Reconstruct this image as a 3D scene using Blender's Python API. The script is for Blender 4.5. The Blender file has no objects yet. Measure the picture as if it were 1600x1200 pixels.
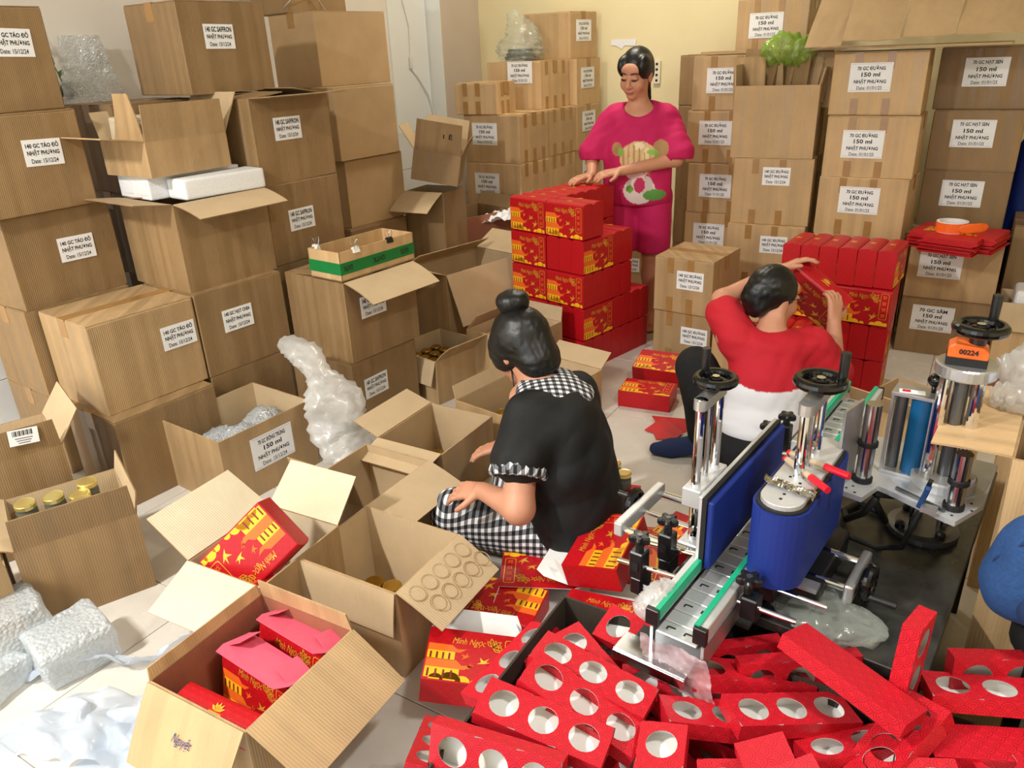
import bpy, bmesh, math, random
import numpy as np
from mathutils import Vector, Matrix, Euler, noise as mnoise
random.seed(7)
S = bpy.context.scene
COL = S.collection
R = math.radians

# ------------------------------------------------------------------ camera
cam_d = bpy.data.cameras.new('camera'); cam = bpy.data.objects.new('camera', cam_d); COL.objects.link(cam)
cam_d.sensor_width = 36.0; cam_d.lens = 36.0 * 1203 / 1600; cam_d.clip_start = 0.02
cam.matrix_world = Matrix(((0.85851, -0.17388, 0.48241, 0.0), (0.51132, 0.36150, -0.77966, 0.0),
                           (-0.03883, 0.91601, 0.39926, 1.53), (0, 0, 0, 1)))
S.camera = cam
# ------------------------------------------------------------------ light and exposure
S.view_settings.view_transform = 'Standard'; S.view_settings.look = 'None'; S.view_settings.gamma = 1.0
S.view_settings.use_curve_mapping = False; S.view_settings.exposure = 0.62
W = bpy.data.worlds.new('world'); S.world = W; W.use_nodes = True
W.node_tree.nodes['Background'].inputs[0].default_value = (0.75, 0.85, 1.0, 1); W.node_tree.nodes['Background'].inputs[1].default_value = 0.5
def area(name, loc, rot, sx, sy, power, col):
    l = bpy.data.lights.new(name, 'AREA'); l.shape = 'RECTANGLE'; l.size = sx; l.size_y = sy; l.energy = power; l.color = col
    o = bpy.data.objects.new(name, l); COL.objects.link(o); o.location = loc; o.rotation_euler = [R(a) for a in rot]; return o
area('doorway_daylight', (-1.2, -2.35, 1.5), (90, 0, 0), 2.4, 2.2, 28, (0.80, 0.90, 1.0))
area('left_tube_lamp', (-2.2, -1.0, 2.95), (0, 0, 0), 0.12, 0.5, 112, (1.0, 0.98, 0.94))
area('right_tube_lamp', (0.6, 0.9, 2.95), (0, 0, 0), 0.12, 0.4, 25, (1.0, 0.98, 0.95))
area('rear_lamp', (-2.0, 4.2, 3.0), (0, 0, 0), 0.4, 0.2, 22, (1.0, 0.92, 0.76))

# ------------------------------------------------------------------ materials
MATS = {}
def srgb(h):
    h = h.lstrip('#'); c = [int(h[i:i+2], 16) / 255 for i in (0, 2, 4)]
    return tuple((x / 12.92 if x <= 0.04045 else ((x + 0.055) / 1.055) ** 2.4) for x in c) + (1,)
class NT:
    def __init__(s, name):
        s.m = bpy.data.materials.new(name); s.m.use_nodes = True; s.t = s.m.node_tree; s.n = s.t.nodes; s.l = s.t.links
        s.b = s.n['Principled BSDF']; s.out = s.n['Material Output']
    def node(s, typ, **kw):
        n = s.n.new(typ)
        for k, v in kw.items(): setattr(n, k, v)
        return n
    def put(s, inp, v):
        if isinstance(v, bpy.types.NodeSocket): s.l.new(v, inp)
        elif v is not None: inp.default_value = v
    def m_(s, op, a, b=None, c=None):
        n = s.node('ShaderNodeMath', operation=op)
        for i, v in enumerate((a, b, c)):
            if v is not None: s.put(n.inputs[i], v)
        return n.outputs[0]
    def mix(s, f, a, b):
        n = s.node('ShaderNodeMix', data_type='RGBA'); s.put(n.inputs[0], f); s.put(n.inputs[6], a); s.put(n.inputs[7], b); return n.outputs[2]
    def coord(s, which='Object'): return s.node('ShaderNodeTexCoord').outputs[which]
    def xyz(s, v):
        n = s.node('ShaderNodeSeparateXYZ'); s.l.new(v, n.inputs[0]); return n.outputs
    def noise(s, v, scale, detail=3, rough=.55, dim='3D', w=None):
        n = s.node('ShaderNodeTexNoise', noise_dimensions=dim)
        if v is not None: s.l.new(v, n.inputs['Vector'])
        if w is not None: s.l.new(w, n.inputs['W'])
        n.inputs['Scale'].default_value = scale; n.inputs['Detail'].default_value = detail; n.inputs['Roughness'].default_value = rough
        return n.outputs[0]
    def ramp(s, f, stops, interp='LINEAR'):
        n = s.node('ShaderNodeValToRGB'); n.color_ramp.interpolation = interp; e = n.color_ramp.elements
        while len(e) < len(stops): e.new(0.5)
        for i, (p, c) in enumerate(stops): e[i].position = p; e[i].color = c if len(c) == 4 else tuple(c) + (1,)
        s.put(n.inputs[0], f); return n.outputs[0]
    def bump(s, h, strength, dist=.002):
        n = s.node('ShaderNodeBump'); n.inputs['Strength'].default_value = strength; n.inputs['Distance'].default_value = dist
        s.put(n.inputs['Height'], h); s.l.new(n.outputs[0], s.b.inputs['Normal'])
    def set(s, col=None, rough=None, metal=None, **kw):
        if col is not None: s.put(s.b.inputs['Base Color'], col)
        if rough is not None: s.put(s.b.inputs['Roughness'], rough)
        if metal is not None: s.put(s.b.inputs['Metallic'], metal)
        for k, v in kw.items(): s.put(s.b.inputs[k.replace('_', ' ')], v)
        return s.m
def plain(name, hexc, rough=.5, metal=0., var=.06, scale=30., bump=0., **kw):
    t = NT(name); c = srgb(hexc)
    n = t.noise(t.coord(), scale, 3)
    lo = tuple(x * (1 - var) for x in c[:3]) + (1,); hi = tuple(min(1, x * (1 + var)) for x in c[:3]) + (1,)
    col = t.ramp(n, [(.3, lo), (.7, hi)])
    if bump: t.bump(n, bump)
    MATS[name] = t.set(col, rough, metal, **kw); return MATS[name]
def cardboard(name, hexc, band=.09, rnd=.16, tape=True):
    t = NT(name); c = srgb(hexc); co = t.coord(); x, y, z = t.xyz(co)
    info = t.node('ShaderNodeObjectInfo').outputs['Random']
    w = t.m_('ADD', t.m_('MULTIPLY_ADD', x, 17., t.m_('MULTIPLY', y, 15.)), t.m_('MULTIPLY', info, 37.))
    bands = t.noise(None, 1.0, 1, .5, '1D', w)
    bm = t.ramp(bands, [(.40, (0, 0, 0)), (.43, (.45, .45, .45)), (.52, (.45, .45, .45)), (.55, (1, 1, 1))])
    big = t.noise(co, 5., 4)
    dk = tuple(v * (1 - band) for v in c[:3]) + (1,); lt = tuple(min(1, v * (1 + band * .5)) for v in c[:3]) + (1,)
    col = t.mix(bm, dk, lt) if tape else c
    wear = t.ramp(big, [(.25, (.86, .86, .86)), (.75, (1.08, 1.08, 1.08))])
    mx = t.node('ShaderNodeMix', data_type='RGBA', blend_type='MULTIPLY'); mx.inputs[0].default_value = 1.0
    t.put(mx.inputs[6], col); t.put(mx.inputs[7], wear)
    hs = t.node('ShaderNodeHueSaturation'); t.put(hs.inputs['Color'], mx.outputs[2])
    t.put(hs.inputs['Value'], t.m_('MULTIPLY_ADD', info, rnd, 1 - rnd / 2))
    fl = t.m_('SINE', t.m_('MULTIPLY', t.m_('ADD', x, y), 900.))
    t.bump(t.m_('ADD', t.m_('MULTIPLY', fl, .12), t.noise(co, 14., 4)), .35, .004)
    rg = t.ramp(bm, [(.0, (.38, .38, .38)), (1, (.72, .72, .72))]) if tape else .75
    MATS[name] = t.set(hs.outputs[0], rg); return MATS[name]
cardboard('card', '#B3946B'); cardboard('card_light', '#C4A377'); cardboard('card_dark', '#927550')  # darkest tone also carries the shade on the left stacks' side faces
cardboard('card_plain', '#B5976F', tape=False); cardboard('card_inner', '#C4AB87', tape=False, rnd=.1)
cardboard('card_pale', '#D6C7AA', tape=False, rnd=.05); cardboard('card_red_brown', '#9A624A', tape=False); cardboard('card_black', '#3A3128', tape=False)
plain('tape', '#A27A48', .25, var=.1, scale=18); plain('paper', '#EEEFF2', .6, var=.02); plain('ink', '#141418', .6)
plain('ink_blue', '#1D2470', .5); plain('green_tape', '#0E7A3C', .3); plain('white_foam', '#EDEFF2', .7, bump=.2, scale=120)
def red_print(name, hexc, hexl, s=.0135):
    t = NT(name); c = srgb(hexc); ln = srgb(hexl)
    u, v, _ = t.xyz(t.coord('UV'))
    u = t.m_('DIVIDE', u, 2 * s); v = t.m_('DIVIDE', v, s)
    fl = t.m_('FLOOR', v); res = None; found = None
    for k in (0, -1, -2):
        j = t.m_('ADD', fl, float(k)); par = t.m_('MULTIPLY', t.m_('FLOORED_MODULO', j, 2.), .5)
        dx = t.m_('SUBTRACT', t.m_('FRACT', t.m_('ADD', u, par)), .5)
        dy = t.m_('MULTIPLY', t.m_('SUBTRACT', v, j), .5)
        d = t.m_('SQRT', t.m_('ADD', t.m_('MULTIPLY', dx, dx), t.m_('MULTIPLY', dy, dy)))
        ins = t.m_('LESS_THAN', d, .5)
        if res is None: res = t.m_('MULTIPLY', ins, d); found = ins
        else:
            take = t.m_('MULTIPLY', ins, t.m_('SUBTRACT', 1., found)); res = t.m_('MULTIPLY_ADD', take, d, res); found = t.m_('MAXIMUM', found, ins)
    ring = t.m_('FRACT', t.m_('MULTIPLY', res, 6.2))
    line = t.m_('GREATER_THAN', ring, .72)
    nz = t.noise(t.coord(), 25., 2)
    col = t.mix(t.m_('MULTIPLY', line, .8), c, ln)
    MATS[name] = t.set(t.mix(t.m_('MULTIPLY', nz, .12), col, ln), .42, 0., Specular_IOR_Level=.4); return MATS[name]
red_print('red', '#C6101C', '#86060F'); red_print('red_tray', '#CF1C2C', '#86081A', .0135)
plain('red_plain', '#C3121C', .45); plain('glare_pink', '#E2607A', .5); plain('white_card', '#ECEAE6', .55, var=.02)  # the pink paints light glaring on red card
plain('gold', '#F0B43A', .35, .35); plain('yellow', '#F7B81A', .5); plain('orange_print', '#EF6A1E', .5); plain('dark_print', '#7A1A10', .5)
plain('alu', '#C6C8CA', .32, .85, .04, 60); plain('alu_matt', '#D4D6D8', .45, .6, .03, 60); plain('steel', '#B9BBBD', .18, 1., .05, 50); plain('chrome', '#E2E4E6', .07, 1., .02)
plain('dark_steel', '#6E6F70', .35, .8); plain('black_plastic', '#141416', .35); plain('black_gloss', '#0C0C0D', .14); plain('rubber', '#101012', .65)
plain('blue_foam', '#06287F', .62, var=.1, bump=.15, scale=300); plain('blue_roller', '#0A5A8C', .35); plain('green_rail', '#12A77C', .42); plain('orange_plastic', '#F26A22', .35)
plain('glass_lid', '#B38C3A', .25, .85, .08); plain('gold_lid', '#E6D488', .28, .8, .06); plain('jar_syrup', '#6E4A16', .2)
plain('skin', '#C98F72', .5, var=.05, scale=12, bump=.05, Subsurface_Weight=.08); plain('skin_dark', '#A66E50', .5, var=.05, scale=12, Subsurface_Weight=.05)
plain('lip', '#A8505A', .4); plain('eye_dark', '#1A1210', .3); plain('eye_white', '#E6DED8', .3); plain('brow', '#2A1C16', .7); plain('nail', '#D9A596', .3)
plain('navy_sock', '#1E2C55', .9, bump=.4, scale=220); plain('black_cloth', '#040507', .75, bump=.4, scale=40, var=.2); plain('black_trousers', '#0A0B0E', .85, bump=.4, scale=60)
plain('white_cloth', '#E4E4E8', .85, bump=.3, scale=50); plain('red_cloth', '#C21228', .8, bump=.4, scale=60); plain('magenta_cloth', '#C4145C', .8, bump=.4, scale=60)
plain('navy_fabric', '#1E4478', .85, var=.18, bump=.5, scale=160); plain('navy_fabric_dark', '#16305A', .85, var=.18, bump=.5, scale=160)
plain('wire_white', '#E8E8E6', .4); plain('outlet_plastic', '#E6DFC8', .4); plain('dark_coil', '#22302C', .5)
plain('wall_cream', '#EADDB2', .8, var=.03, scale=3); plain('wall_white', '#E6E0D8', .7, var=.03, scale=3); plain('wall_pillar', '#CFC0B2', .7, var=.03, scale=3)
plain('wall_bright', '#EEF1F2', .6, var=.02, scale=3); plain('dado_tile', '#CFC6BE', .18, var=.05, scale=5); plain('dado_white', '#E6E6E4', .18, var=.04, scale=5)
plain('ceiling_paint', '#CFCBC0', .85, var=.02); plain('grout', '#9E978C', .8); plain('leaf_green', '#5F7A3A', .6); plain('marker_red', '#C8102A', .3); plain('marker_body', '#B9A48A', .35)
def tile_mat():
    t = NT('floor_tile'); co = t.coord(); info = t.node('ShaderNodeObjectInfo').outputs['Random']
    n = t.noise(co, 3.5, 6, .6); col = t.ramp(n, [(.3, srgb('#C6BFB2')), (.55, srgb('#D2CCC2')), (.8, srgb('#DAD5CC'))])
    MATS['floor_tile'] = t.set(col, t.ramp(t.noise(co, 9., 4), [(.3, (.12,)*3), (.7, (.3,)*3)]))
tile_mat()
def table_mat():
    t = NT('table_metal'); co = t.coord(); n = t.noise(co, 9., 6, .65)
    col = t.ramp(n, [(.3, srgb('#444442')), (.6, srgb('#63625D')), (.8, srgb('#8A8982'))])
    MATS['table_metal'] = t.set(col, t.ramp(t.noise(co, 16., 5), [(.3, (.22,)*3), (.7, (.45,)*3)]), .75)
table_mat()
def film(name, hexc, alpha, rough=.25, bump=.5, scale=14., white=.5):
    t = NT(name); t.n.remove(t.b); c = srgb(hexc)
    tr = t.node('ShaderNodeBsdfTransparent'); gl = t.node('ShaderNodeBsdfGlossy'); df = t.node('ShaderNodeBsdfDiffuse'); tl = t.node('ShaderNodeBsdfTranslucent')
    gl.inputs['Roughness'].default_value = rough; df.inputs[0].default_value = c; tl.inputs[0].default_value = c
    bp = t.node('ShaderNodeBump'); bp.inputs['Strength'].default_value = bump; bp.inputs['Distance'].default_value = .01
    t.l.new(t.noise(t.coord(), scale, 5, .6), bp.inputs['Height'])
    for n in (gl, df, tl): t.l.new(bp.outputs[0], n.inputs['Normal'])
    a = t.node('ShaderNodeMixShader'); a.inputs[0].default_value = .4; t.l.new(df.outputs[0], a.inputs[1]); t.l.new(tl.outputs[0], a.inputs[2])
    b = t.node('ShaderNodeMixShader'); b.inputs[0].default_value = .12; t.l.new(a.outputs[0], b.inputs[1]); t.l.new(gl.outputs[0], b.inputs[2])
    d = t.node('ShaderNodeMixShader'); t.l.new(t.ramp(t.noise(t.coord(), 6., 3), [(.3, (max(0, alpha - .15),)*3), (.7, (min(1, alpha + .15),)*3)]), d.inputs[0])
    t.l.new(tr.outputs[0], d.inputs[1]); t.l.new(b.outputs[0], d.inputs[2]); t.l.new(d.outputs[0], t.out.inputs[0]); MATS[name] = t.m
film('film_white', '#D3DFEE', .72, bump=.35, scale=6.); film('film_bag', '#F0F0EE', .58, bump=.7, scale=12.); film('film_green', '#9CCB4A', .55, .15, .8, 20.); film('film_clear', '#DDE6DC', .3, .12)
film('film_pink', '#E9C9CF', .6, .12)
def bubble(name, hexc, alpha):
    film(name, hexc, alpha, .15, .0); t = MATS[name].node_tree
    vo = t.nodes.new('ShaderNodeTexVoronoi'); vo.inputs['Scale'].default_value = 95.; tc = t.nodes.new('ShaderNodeTexCoord'); t.links.new(tc.outputs['Object'], vo.inputs['Vector'])
    bp = [n for n in t.nodes if n.type == 'BUMP'][0]; bp.inputs['Strength'].default_value = .9; bp.inputs['Distance'].default_value = .006; bp.invert = True
    t.links.new(vo.outputs['Distance'], bp.inputs['Height'])
bubble('bubble_wrap', '#E4EAEE', .72)
def gingham(name, s=.011):
    t = NT(name); u, v, w = t.xyz(t.coord('UV'))
    a = t.m_('GREATER_THAN', t.m_('FRACT', t.m_('DIVIDE', u, 2 * s)), .5); b = t.m_('GREATER_THAN', t.m_('FRACT', t.m_('DIVIDE', v, 2 * s)), .5)
    f = t.m_('MULTIPLY', t.m_('ADD', a, b), .5)
    MATS[name] = t.set(t.ramp(f, [(.2, srgb('#0E0E12')), (.5, srgb('#6C6E74')), (.8, srgb('#E8E8EA'))]), .85)
gingham('gingham')
def hair_mat():
    t = NT('hair'); co = t.coord(); n = t.noise(co, 60., 4, .7)
    t.bump(n, .25, .003); MATS['hair'] = t.set(t.ramp(n, [(.3, srgb('#060607')), (.8, srgb('#121111'))]), .42)
hair_mat()
def vcol_mat(name):
    t = NT(name); a = t.node('ShaderNodeAttribute', attribute_name='print'); n = t.noise(t.coord(), 60., 3); t.bump(n, .35)
    MATS[name] = t.set(a.outputs[0], .8)
vcol_mat('printed_cloth')
def glass_mat():
    t = NT('jar_glass'); t.set(srgb('#CFE3DC'), .05, 0., Transmission_Weight=.9, IOR=1.3); MATS['jar_glass'] = t.m
glass_mat()
def lined_cloth():
    t = NT('lined_cloth'); x, y, z = t.xyz(t.coord()); a = t.m_('LESS_THAN', t.m_('FRACT', t.m_('MULTIPLY', t.m_('ADD', x, t.m_('MULTIPLY', z, .6)), 14.)), .06); b = t.m_('LESS_THAN', t.m_('FRACT', t.m_('MULTIPLY', t.m_('SUBTRACT', y, z), 12.)), .06)
    t.bump(t.noise(t.coord(), 9., 4), .4, .01); MATS['lined_cloth'] = t.set(t.mix(t.m_('MAXIMUM', a, b), srgb('#E2E6F0'), srgb('#24325E')), .85)
lined_cloth()
# ------------------------------------------------------------------ mesh helpers
def rotm(rx=0, ry=0, rz=0): return Euler((R(rx), R(ry), R(rz))).to_matrix()
class MB:
    """collects simple solids into one mesh"""
    def __init__(s): s.v = []; s.f = []; s.m = []; s.uv = {}
    def add(s, vs, fs, mi=0):
        o = len(s.v); s.v += [Vector(p) for p in vs]; s.f += [tuple(o + i for i in f) for f in fs]; s.m += [mi] * len(fs); return s
    def box(s, c, size, rot=None, mi=0):
        x, y, z = (a / 2 for a in size); M = rot or Matrix.Identity(3)
        vs = [Vector(c) + M @ Vector(p) for p in ((-x,-y,-z),(x,-y,-z),(x,y,-z),(-x,y,-z),(-x,-y,z),(x,-y,z),(x,y,z),(-x,y,z))]
        return s.add(vs, [(0,3,2,1),(4,5,6,7),(0,1,5,4),(1,2,6,5),(2,3,7,6),(3,0,4,7)], mi)
    def cyl(s, a, b, r0, r1=None, n=20, mi=0, caps=True):
        a = Vector(a); b = Vector(b); r1 = r0 if r1 is None else r1; d = (b - a).normalized()
        u = d.orthogonal().normalized(); w = d.cross(u); vs = []
        for i in range(n):
            t = 2 * math.pi * i / n; e = u * math.cos(t) + w * math.sin(t); vs += [a + e * r0, b + e * r1]
        fs = [(2*i, (2*i+2) % (2*n), (2*i+3) % (2*n), 2*i+1) for i in range(n)]
        if caps: fs += [tuple(2*i for i in range(n))[::-1], tuple(2*i+1 for i in range(n))]
        return s.add(vs, fs, mi)
    def lathe(s, prof, c=(0,0,0), n=24, mi=0, M=None):
        M = M or Matrix.Identity(3); vs = []; k = len(prof)
        for i in range(n):
            t = 2 * math.pi * i / n
            for r, z in prof: vs.append(Vector(c) + M @ Vector((r * math.cos(t), r * math.sin(t), z)))
        fs = [(i*k+j, ((i+1) % n)*k+j, ((i+1) % n)*k+j+1, i*k+j+1) for i in range(n) for j in range(k-1)]
        return s.add(vs, fs, mi)
    def tube(s, pts, r, n=8, mi=0, closed=False):
        pts = [Vector(p) for p in pts]; rr = r if isinstance(r, (list, tuple)) else [r] * len(pts); vs = []; up = None
        for i, p in enumerate(pts):
            a = pts[(i-1) % len(pts)] if closed else pts[max(i-1, 0)]; b = pts[(i+1) % len(pts)] if closed else pts[min(i+1, len(pts)-1)]
            d = (b - a).normalized()
            if up is None: up = d.orthogonal().normalized()
            up = (up - d * up.dot(d)).normalized(); w = d.cross(up)
            vs += [p + (up * math.cos(2*math.pi*j/n) + w * math.sin(2*math.pi*j/n)) * rr[i] for j in range(n)]
        L = len(pts); fs = []
        for i in range(L if closed else L-1):
            k = (i+1) % L
            for j in range(n): fs.append((i*n+j, i*n+(j+1) % n, k*n+(j+1) % n, k*n+j))
        if not closed: fs += [tuple(range(n))[::-1], tuple((L-1)*n+j for j in range(n))]
        return s.add(vs, fs, mi)
    def prism(s, poly, y0, y1, M=None, c=(0,0,0), mi=0):
        """polygon in local xz, extruded along local y"""
        M = M or Matrix.Identity(3); n = len(poly)
        vs = [Vector(c) + M @ Vector((x, y0, z)) for x, z in poly] + [Vector(c) + M @ Vector((x, y1, z)) for x, z in poly]
        return s.add(vs, [tuple(range(n)), tuple(range(2*n-1, n-1, -1))] + [(i, n+i, n+(i+1) % n, (i+1) % n) for i in range(n)], mi)
    def flat(s, poly, y, mi=0): return s.add([(x, y, z) for x, z in poly], [tuple(range(len(poly)))], mi)
    def mesh(s, name, mats, bevel=0, seg=1, smooth=False, recalc=True):
        me = bpy.data.meshes.new(name); bm = bmesh.new(); vs = [bm.verts.new(p) for p in s.v]
        for f, m in zip(s.f, s.m):
            try: fc = bm.faces.new([vs[i] for i in f]); fc.material_index = m; fc.smooth = smooth
            except ValueError: pass
        bm.normal_update()
        if recalc: bmesh.ops.recalc_face_normals(bm, faces=bm.faces)
        if bevel: bmesh.ops.bevel(bm, geom=[e for e in bm.edges if len(e.link_faces) == 2 and e.calc_face_angle(0) > .5], offset=bevel, segments=seg, affect='EDGES', profile=.6)
        uvl = bm.loops.layers.uv.new('UVMap')
        for fc in bm.faces:
            n = fc.normal; a = max(range(3), key=lambda i: abs(n[i]))
            for lp in fc.loops:
                p = lp.vert.co; lp[uvl].uv = ((p.y, p.z), (p.x, p.z), (p.x, p.y))[a]
        bm.to_mesh(me); bm.free()
        for m in (mats if isinstance(mats, (list, tuple)) else [mats]): me.materials.append(MATS[m])
        return me
    def build(s, name, mats, parent=None, **k): return link(name, s.mesh(name, mats, **k), parent)
def link(name, me, parent=None, loc=None, rot=None):
    o = bpy.data.objects.new(name, me); COL.objects.link(o); o.parent = parent
    if loc is not None: o.location = loc
    if rot is not None: o.rotation_euler = [R(a) for a in rot]
    return o
def tag(o, label=None, cat=None, group=None, kind=None):
    if label: o['label'] = label
    if cat: o['category'] = cat
    if group: o['group'] = group
    if kind: o['kind'] = kind
    return o
def thing(name, loc, rot=(0,0,0), label=None, cat=None, group=None):
    o = bpy.data.objects.new(name, None); COL.objects.link(o); o.empty_display_size = .05; o.location = loc
    o.rotation_euler = [R(a) for a in (rot if isinstance(rot, (tuple, list)) else (0, 0, rot))]
    return tag(o, label, cat, group)
CACHE = {}
def cached(key, fn):
    if key not in CACHE: CACHE[key] = fn()
    return CACHE[key]
# ------------------------------------------------------------------ lettering
def text_geo(s, shear=0., off=0.):
    def mk():
        cu = bpy.data.curves.new('lettering', 'FONT'); cu.body = s; cu.size = 1.; cu.resolution_u = 2; cu.shear = shear; cu.offset = off
        cu.align_x = 'CENTER'; cu.align_y = 'CENTER'; o = bpy.data.objects.new('lettering', cu); COL.objects.link(o)
        me = bpy.data.meshes.new_from_object(o.evaluated_get(bpy.context.evaluated_depsgraph_get()))
        vs = [v.co.copy() for v in me.vertices]; fs = [tuple(p.vertices) for p in me.polygons]
        bpy.data.objects.remove(o); bpy.data.curves.remove(cu); bpy.data.meshes.remove(me); return vs, fs
    return cached(('txt', s, shear, off), mk)
def put_text(mb, s, c, w, h, M=None, mi=0, shear=0., off=0.02):
    """text centred at local (x,z)=c on plane y=0, scaled into w x h"""
    vs, fs = text_geo(s, shear, off); x0 = min(v.x for v in vs); x1 = max(v.x for v in vs); y0 = min(v.y for v in vs); y1 = max(v.y for v in vs)
    sx = w / (x1 - x0); sy = h / (y1 - y0)
    mb.add([((v.x - (x0+x1)/2) * sx + c[0], 0, (v.y - (y0+y1)/2) * sy + c[1]) for v in vs], fs, mi)
    return mb
LBL = {'140': (.140, .092), '70': (.19, .132)}
def label_meshes(kind, what):
    def mk():
        w, h = LBL[kind]; p = MB().box((0, -.0006, 0), (w, .0012, h)).mesh('label', 'paper')
        t = MB(); dt = '15/12/24' if kind == '140' or 'TRÙNG' in what else '01/01/25'
        if kind == '140':
            put_text(t, '140 GC ' + what, (0, h*.29), w*.86, h*.22, off=.03); put_text(t, 'NHẬT PHƯƠNG', (0, .0), w*.84, h*.27, off=.03); put_text(t, 'Date: ' + dt, (0, -h*.31), w*.70, h*.17, off=.015)
        else:
            put_text(t, '70 GC ' + what, (0, h*.33), w*.66, h*.17, off=.03); put_text(t, '150 ml', (0, h*.10), w*.44, h*.15, off=.03)
            put_text(t, 'NHẬT PHƯƠNG', (0, -h*.14), w*.76, h*.2, off=.03); put_text(t, 'Date: ' + dt, (0, -h*.36), w*.6, h*.12, off=.01)
            for z in (-.44, .46): t.box((0, 0, h*z), (w*.94, .0002, .0006))
        return p, t.mesh('lettering', 'ink', recalc=False)
    return cached(('lbl', kind, what), mk)
def put_label(parent, kind, what, side, w, d, h, u, v, roll=0):
    p, t = label_meshes(kind, what)
    if side == 'F': loc = ((u-.5)*w, -d/2-.001, v*h); rz = 0
    else: loc = (w/2+.001, (u-.5)*d, v*h); rz = 90
    lb = link('label', p, parent, loc, (0, roll, rz)); link('lettering', t, lb, (0, -.0016, 0)); return lb
# ------------------------------------------------------------------ cartons
def carton_body(w, d, h, mat, seed):
    def mk():
        rnd = random.Random(seed); m = MB(); j = lambda a: rnd.uniform(-a, a); x, y = w/2, d/2
        m.box((0, 0, h/2), (w, d, h))
        me = m.mesh('body', mat, bevel=.005, seg=2)
        for v in me.vertices: v.co += Vector((j(.0012), j(.0012), j(.0006)))
        return me
    return cached(('cb', w, d, h, mat, seed), mk)
def closed_carton(loc, yaw, w, d, h, label, group, lab=None, mat='card', seam='x', seed=0, stripes=(), cat='carton', lean=(0, 0)):
    """sealed shipping carton: body, two top flaps, tape, printed label, short tape pieces"""
    t = thing('cardboard_carton', loc, (lean[0], lean[1], yaw), label, cat, group)
    link('body', carton_body(w, d, h-.004, mat, seed % 5), t)
    if seam == 'x': fm = cached(('fl', w, d, mat, 'x'), lambda: MB().box((0, 0, 0), (w-.004, d/2-.006, .004)).mesh('top_flap', mat)); locs = ((0, d/4, h-.002), (0, -d/4, h-.002)); tp = (w+.003, .055, .0012)
    else: fm = cached(('fl', w, d, mat, 'y'), lambda: MB().box((0, 0, 0), (w/2-.006, d-.004, .004)).mesh('top_flap', mat)); locs = ((w/4, 0, h-.002), (-w/4, 0, h-.002)); tp = (.055, d+.003, .0012)
    for l in locs: link('top_flap', fm, t, l)
    def tape():
        m = MB().box((0, 0, h+.0006), tp)
        for sg in (-1, 1):
            if seam == 'x': m.box((sg*(w/2+.001), 0, h-.035), (.001, .055, .07))
            else: m.box((0, sg*(d/2+.001), h-.035), (.055, .001, .07))
        return m.mesh('packing_tape', 'tape')
    link('packing_tape', cached(('tp', w, d, h, seam), tape), t)
    tm = cached('tapestrip', lambda: MB().box((0, 0, 0), (.034, .0012, .075)).mesh('tape_strip', 'tape'))
    for side, us in stripes:
        for i, u in enumerate(us):
            for z in (.04, h-.041):
                if side == 'F': link('tape_strip', tm, t, ((u-.5)*w, -d/2-.001, z))
                else: link('tape_strip', tm, t, (w/2+.001, (u-.5)*d, z), (0, 0, 90))
    if lab: put_label(t, lab[0], lab[1], lab[2], w, d, h, lab[3], lab[4], lab[5] if len(lab) > 5 else 0)
    return t
def flap_mesh(L, ln, mat, bend=0., th=.004, cut=.0):
    def mk():
        n = 6; vs = []; m = MB()
        for i in range(n+1):
            s = i/n; a = bend*s; z = ln*s*math.cos(a*.5); y = -ln*s*math.sin(a*.5); xx = L/2 - cut*s
            vs.append((xx, y, z))
        V = []
        for xx, y, z in vs: V += [(-xx, y, z), (xx, y, z), (xx, y+th, z), (-xx, y+th, z)]
        F = [(0,1,2,3), tuple(4*n+k for k in (3,2,1,0))]
        for i in range(n):
            for k in range(4): F.append((4*i+k, 4*i+4+k, 4*i+4+(k+1) % 4, 4*i+(k+1) % 4))
        mi = [0]*len(F); m.add(V, F); 
        for i in range(n): m.m[2+4*i+2] = 1
        return m.mesh('flap', mat)
    return cached(('flap', L, ln, tuple(mat), bend, th, cut), mk)
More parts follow.
